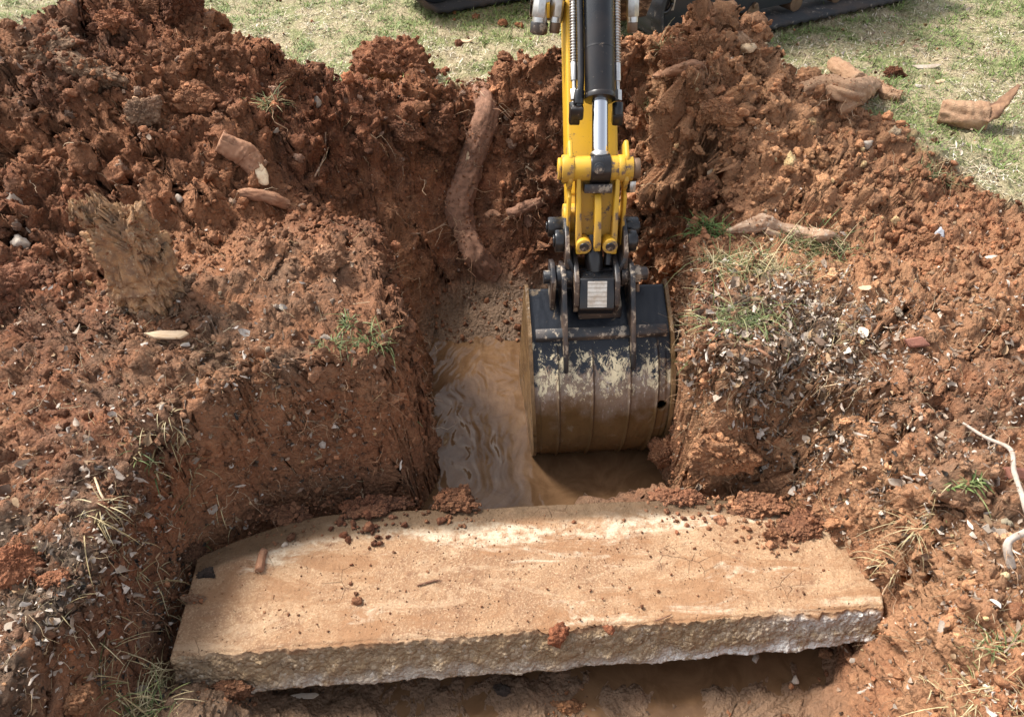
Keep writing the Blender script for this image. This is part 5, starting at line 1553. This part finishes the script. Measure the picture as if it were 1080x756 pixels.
for sgn in (-1, 1):
    mb = MB(); mb.prism([LK(sgn * .060, -.035, -.05), LK(sgn * .062, -.035, .035), LK(sgn * .075, LL - .03, .03), LK(sgn * .075, LL - .03, -.05)],
                        [LK(sgn * .088, -.035, -.05), LK(sgn * .090, -.035, .035), LK(sgn * .093, LL - .03, .03), LK(sgn * .093, LL - .03, -.05)])
    part('link_side', mb, 'yellow_worn', lk, .005)
    part('link_boss', MB().cyl(LK(sgn * .057, .008, -.02), LK(sgn * .057, -.002, .055), .029, n=30, bev=.006), 'yellow_worn', lk)
    part('link_bolt', MB().cyl(LK(sgn * .057, -.001, .054), LK(sgn * .057, -.003, .060), .018, n=24, bev=.003), 'black_worn', lk)
part('link_web', lbox(MB(), -.074, .074, .02, LL - .045, -.035, -.02), 'yellow_worn', lk)
part('cross_plate', lbox(MB(), -.060, .060, LL - .085, LL - .052, -.018, .036), 'black_worn', lk, .004)
rb = MB(); rpts = [(LL - .09, .012), (LL - .12, .036), (.10, .050), (.02, .062), (-.02, .050), (-.028, .0), (LL - .09, -.018)]
rb.prism([LK(-.013, *p_) for p_ in rpts], [LK(.016, *p_) for p_ in rpts]); part('centre_rib', rb, 'yellow_worn', lk, .004)
for sgn, nm in ((-1, 'a'), (1, 'b')):
    sp = [(-.075, .0), (-.055, -.055), (.03, -.08), (.10, -.06), (.10, .02), (.02, .055), (-.05, .045)]
    mb = MB(); mb.prism([AX(sgn * .094, s_, n_ + .035) for s_, n_ in sp], [AX(sgn * .112, s_, n_ + .035) for s_, n_ in sp])
    part('side_link', mb, 'yellow_worn', lk, .008)
    mb = MB(); mb.prism([AX(sgn * .096, -.10, .02), AX(sgn * .096, -.03, .06), AX(sgn * .096, -.24, .20), AX(sgn * .096, -.28, .16)], [AX(sgn * .110, -.10, .02), AX(sgn * .110, -.03, .06), AX(sgn * .110, -.24, .20), AX(sgn * .110, -.28, .16)])
    part('side_link', mb, 'yellow_worn' if sgn < 0 else 'yellow_worn', lk, .006)
part('link_bolt', MB().cyl(AX(-.112, -.01, .06), AX(-.138, -.01, .06), .030, n=24, bev=.004), 'black', lk)
part('link_bolt', MB().cyl(AX(.112, -.06, .06), AX(.134, -.06, .06), .018, n=6, bev=.003), 'black', lk)

A = A_full

# --- stick (dipper arm)
def sbox(mb, a, s0, s1, n0, n1, m0=None, m1=None):
    m0 = n0 if m0 is None else m0; m1 = n1 if m1 is None else m1
    return mb.prism([AX(-a, s0, n0), AX(a, s0, n0), AX(a, s0, n1), AX(-a, s0, n1)], [AX(-a, s1, m0), AX(a, s1, m0), AX(a, s1, m1), AX(-a, s1, m1)])


st = world_part('stick', sbox(MB(), .098, -.06, 1.75, .15, .34, .12, .40).bevel(.010, 3).mesh('stick', M['yellow']), EX)
mb = MB(); mb.prism([AX(-.094, -.05, .152), AX(.094, -.05, .152), AX(.094, -.05, .335), AX(-.094, -.05, .335)], [AX(-.108, -.22, .19), AX(.108, -.22, .19), AX(.108, -.24, .27), AX(-.108, -.24, .27)])
part('stick_nose', mb, 'yellow_worn', st, .012)
part('stick_boss', MB().cyl(A(-.118, 2.645, .155), A(.118, 2.645, .155), .055, n=36, bev=.004), 'yellow_worn', st)

# --- bucket cylinder
cy = world_part('bucket_cylinder', MB().cyl(AX(.012, .262), AX(.012, 1.35), .056, n=56, bev=.003).cyl(AX(.012, .255), AX(.012, .275), .0585, n=56, bev=.003).cyl(AX(.012, .44), AX(.012, .446), .0572, n=56).mesh('bucket_cylinder', M['black']), EX)
part('cylinder_rod', MB().cyl(AX(.008, .03), AX(.012, .275), .030, n=48), 'chrome', cy)
part('rod_neck', MB().cyl(AX(.008, .032), AX(.009, .058), .035, n=40, bev=.003), 'zinc', cy)
part('rod_eye', MB().cyl(A(-.030, TY, TZ), A(.044, TY, TZ), .0535, n=40, bev=.005), 'black', cy)
cq = A(.005, TY, TZ); cdir = (Vector(CAM) - cq).normalized()
part('rod_eye_bolt', MB().cyl(cq + cdir * .050, cq + cdir * .058, .021, n=32, bev=.003).cyl(cq + cdir * .058, cq + cdir * .068, .013, n=6, bev=.002), 'black_worn', cy)


def hose_path(a, n, s0, s1, k):
    return np.array([tuple(AX(a + .004 * math.sin(q * 2), s0 + (s1 - s0) * q, n)) for q in np.linspace(0, 1, k)])


for a, n in ((-.080, .02), (.082, .03)):
    P_ = hose_path(a, n, .405, 1.5, 700); r_ = .0125 + .0035 * np.sin(np.linspace(0, 1, 700) * 2 * np.pi * 100)
    ho = world_part('hose', np_mesh('hose', *tube(P_, r_, 14), M['zinc']), EX)
    part('hose_fitting', MB().cyl(AX(a, .335, n), AX(a, .405, n), .0135, n=24, bev=.002).cyl(AX(a, .30, n), AX(a, .335, n), .009, n=20).cyl(AX(a, .262, n), AX(a, .302, n), .0165, n=6, bev=.002), 'zinc', ho)
    part('hose_elbow', MB().cyl(AX(a, .255, n), AX(a, .205, n + .004), .021, n=24, bev=.004).box(AX(a, .205, n + .02), (.040, .045, .045), None, .006), 'black', ho)
P_ = spline(np.array([tuple(AX(-.066, .22, .01)), tuple(AX(-.064, .27, -.006)), tuple(AX(-.058, .36, -.01)), tuple(AX(-.058, .8, -.01)), tuple(AX(-.058, 1.4, -.01))]), 60)
tu = world_part('hydraulic_tube', np_mesh('hydraulic_tube', *tube(P_, .0125, 18), M['black']), EX)
part('tube_elbow', MB().box(AX(-.074, .215, .012), (.050, .045, .05), None, .008).cyl(AX(-.068, .24, .0), AX(-.064, .29, -.008), .019, n=20, bev=.003), 'black', tu)

# --- auxiliary couplings hanging from brackets at each side of the stick
for sgn, cs in ((-1, ((-.190, .40, .034, True), (-.128, .42, .026, False))), (1, ((.158, .415, .025, False),))):
    br = world_part('hose_bracket', MB().prism([AX(sgn * .10, .685, .10), AX(sgn * .235, .685, .10), AX(sgn * .235, .705, .10), AX(sgn * .10, .705, .10)],
                                                [AX(sgn * .10, .685, .30), AX(sgn * .235, .685, .24), AX(sgn * .235, .705, .24), AX(sgn * .10, .705, .30)]).bevel(.003).mesh('hose_bracket', M['black_worn']), EX)
    for a, s0, r, big in cs:
        top_ = AX(a * 1.0, .70, .10); dn = Vector((-.012 * 3 if sgn < 0 else .02, -.10, -.36)).normalized() * 1.0
        q0 = top_; q1 = q0 + dn * .075; q2 = q0 + dn * (.135 if big else .13)
        hc_ = world_part('hose_coupling', MB().cyl(q0, q1, r, n=6 if not big else 8, bev=.002).cyl(q1, q1 + dn * .02, r * .86, n=28).mesh('hose_coupling', M['zinc']), EX)
        part('coupling_sleeve', MB().cyl(q1 + dn * .018, q2, r * (1.02 if big else .80), n=32, bev=.004).cyl(q2, q2 + dn * .004, r * .72, n=32), 'rust' if not big else 'black_worn', hc_)
        if big:
            part('coupling_band', MB().box(q0 + dn * .045 + Vector((r * .80, -.012, 0)), (.012, .028, .055), None, .002), 'yellow', hc_)

# --- boom, house and undercarriage
bp = spline(np.array([tuple(AX(0, 1.72, .26)), (.34, 4.15, 2.10), (.38, 4.65, 2.05), (.43, 5.0, 1.35), (.45, 5.05, .80)]), 40)
boom = world_part('boom', np_mesh('boom', *tube(bp, np.interp(np.linspace(0, 1, 40), [0, .4, 1], [.10, .15, .13]), 4), M['yellow']), EX)
for f in boom.data.polygons: f.use_smooth = False
HD = Vector((.883, .469, 0)); HN = Vector((.469, -.883, 0)); ROT = Matrix(((HD.x, -HN.x, 0), (HD.y, -HN.y, 0), (0, 0, 1)))
part('house', MB().box((1.05, 5.85, .93), (1.5, 1.35, .5), Matrix.Rotation(.1, 3, 'Z'), .08, 3), 'yellow', EX)
part('slew_ring', MB().cyl((.98, 5.55, .50), (.98, 5.55, .69), .36, n=40), 'black', EX)
part('swing_post', MB().cyl((.45, 5.02, .62), (.45, 5.02, .95), .12, n=24, bev=.01).box((.6, 5.2, .75), (.4, .35, .2), None, .02), 'black', EX)


def track(near_left, length, wid, nm):
    """near_left: ground point of the near lower edge at its left end"""
    o = Vector(near_left); rr = .23
    def T(u, w, z): return o + HD * u - HN * w + Vector((0, 0, z))
    # belt: stadium with lugs, a closed ring
    k = 240; pts = []
    per = 2 * length + 2 * math.pi * rr
    for i in range(k):
        d = per * i / k
        if d < length: u, z, nx, nz = d, 0, 0, -1
        elif d < length + math.pi * rr:
            t = (d - length) / rr; u = length + rr * math.sin(t); z = rr - rr * math.cos(t); nx, nz = math.sin(t), -math.cos(t)
        elif d < 2 * length + math.pi * rr: u, z, nx, nz = length - (d - length - math.pi * rr), 2 * rr, 0, 1
        else:
            t = (d - 2 * length - math.pi * rr) / rr; u = -rr * math.sin(t); z = rr + rr * math.cos(t); nx, nz = -math.sin(t), math.cos(t)
        lug = .005 if (i % 4) < 2 else -.003
        pts.append((u, z, nx, nz, lug))
    V = []
    for u, z, nx, nz, lug in pts:
        V += [T(u + nx * lug, 0, z + nz * lug + .012), T(u + nx * lug, wid, z + nz * lug + .012), T(u - nx * .028, wid, z - nz * .028 + .012), T(u - nx * .028, 0, z - nz * .028 + .012)]
    V = np.array([tuple(v) for v in V]); q = np.arange(k) * 4; qn = np.roll(q, -1)
    F = np.concatenate([np.stack([q + a_, qn + a_, qn + (a_ + 1) % 4, q + (a_ + 1) % 4], -1) for a_ in range(4)])
    tr = world_part('track', np_mesh('track', V, F, M['rubber'], False), EX)
    mb = MB(); prof_ = [(-.20, .11), (-.22, .16), (-.20, .46), (length - .1, .46), (length + .02, .28), (length - .08, .11)]
    mb.prism([T(u, .085, z) for u, z in prof_], [T(u, wid - .085, z) for u, z in prof_]); part('track_frame', mb, 'track_panel', tr, .012)
    for i in range(5):
        u = .20 + i * (length - .40) / 4
        part('roller', MB().cyl(T(u, .078, .105), T(u, wid - .078, .105), .050, n=32, bev=.006), 'rust', tr)
        part('roller_bolt', MB().cyl(T(u, .086, .150), T(u, .062, .150), .019, n=24, bev=.005), 'rust', tr)
    part('idler', MB().cyl(T(length + .02, .10, rr + .012), T(length + .02, wid - .10, rr + .012), rr - .035, n=40, bev=.01), 'rust', tr)
    part('sprocket', MB().cyl(T(-.02, .10, rr + .012), T(-.02, wid - .10, rr + .012), rr - .035, n=40, bev=.01), 'track_panel', tr)
    return tr, T


gz = .02
tr1, T1 = track((1.04, 4.725, gz), 1.82, .34, 'right')
tr2, T2 = track((-.42, 5.34, gz), 1.82, .34, 'left')
part('carbody', MB().box((.98, 5.50, .36), (1.3, .95, .26), ROT, .04), 'black', EX)
q = at_z(712, 11, .25)
# pale green reflector and lifting ring on the track frame
w_ = -.12; part('reflector', MB().prism([T1(w_, .0845, .22), T1(w_ + .05, .0845, .215), T1(w_ + .06, .0845, .30), T1(w_ + .03, .0845, .30)], [T1(w_, .080, .22), T1(w_ + .05, .080, .215), T1(w_ + .06, .080, .30), T1(w_ + .03, .080, .30)]), 'stone', tr1)
lr = np.array([tuple(T1(w_ - .03 + .045 * math.cos(t), .06, .27 + .05 * math.sin(t))) for t in np.linspace(0, 2 * math.pi, 30)])
world_part('lifting_ring', np_mesh('lifting_ring', *tube(lr, .011, 12), M['black']), tr1)

# ------------------------------------------------------------------ camera, light, sky
cam = bpy.data.cameras.new('camera'); co = bpy.data.objects.new('camera', cam); COL.objects.link(co)
co.location = Vector(CAM); co.rotation_euler = (math.pi / 2 - PITCH, 0, 0)
cam.sensor_fit = 'HORIZONTAL'; cam.sensor_width = 36; cam.lens = 36 * FPX / W0; cam.clip_end = 500; cam.clip_start = .05
sc.camera = co
TO = Vector((-.55, .30, .80)).normalized()
sun = bpy.data.lights.new('sun', 'SUN'); so = bpy.data.objects.new('sun', sun); COL.objects.link(so)
sun.energy = 2.75; sun.angle = math.radians(13.0); sun.color = (1.0, .95, .87)
so.rotation_euler = TO.to_track_quat('Z', 'Y').to_euler()
w = bpy.data.worlds.new('World'); sc.world = w; w.use_nodes = True
nt = w.node_tree; bg = nt.nodes['Background']
sky = nt.nodes.new('ShaderNodeTexSky'); sky.sky_type = 'NISHITA'; sky.sun_disc = False
sky.sun_elevation = math.asin(TO.z); sky.sun_rotation = math.atan2(TO.x, TO.y); sky.dust_density = 3.0; sky.air_density = 1.0
hs = nt.nodes.new('ShaderNodeHueSaturation'); hs.inputs['Saturation'].default_value = .35     # thin white cloud over the blue
nt.links.new(sky.outputs[0], hs.inputs['Color']); nt.links.new(hs.outputs[0], bg.inputs[0]); bg.inputs[1].default_value = .15
sc.view_settings.view_transform = 'Standard'; sc.view_settings.look = 'None'; sc.view_settings.gamma = 1.0
sc.view_settings.use_curve_mapping = False; sc.view_settings.exposure = 1.08
sc.cycles.use_denoising = True
sc.cycles.max_bounces = 6
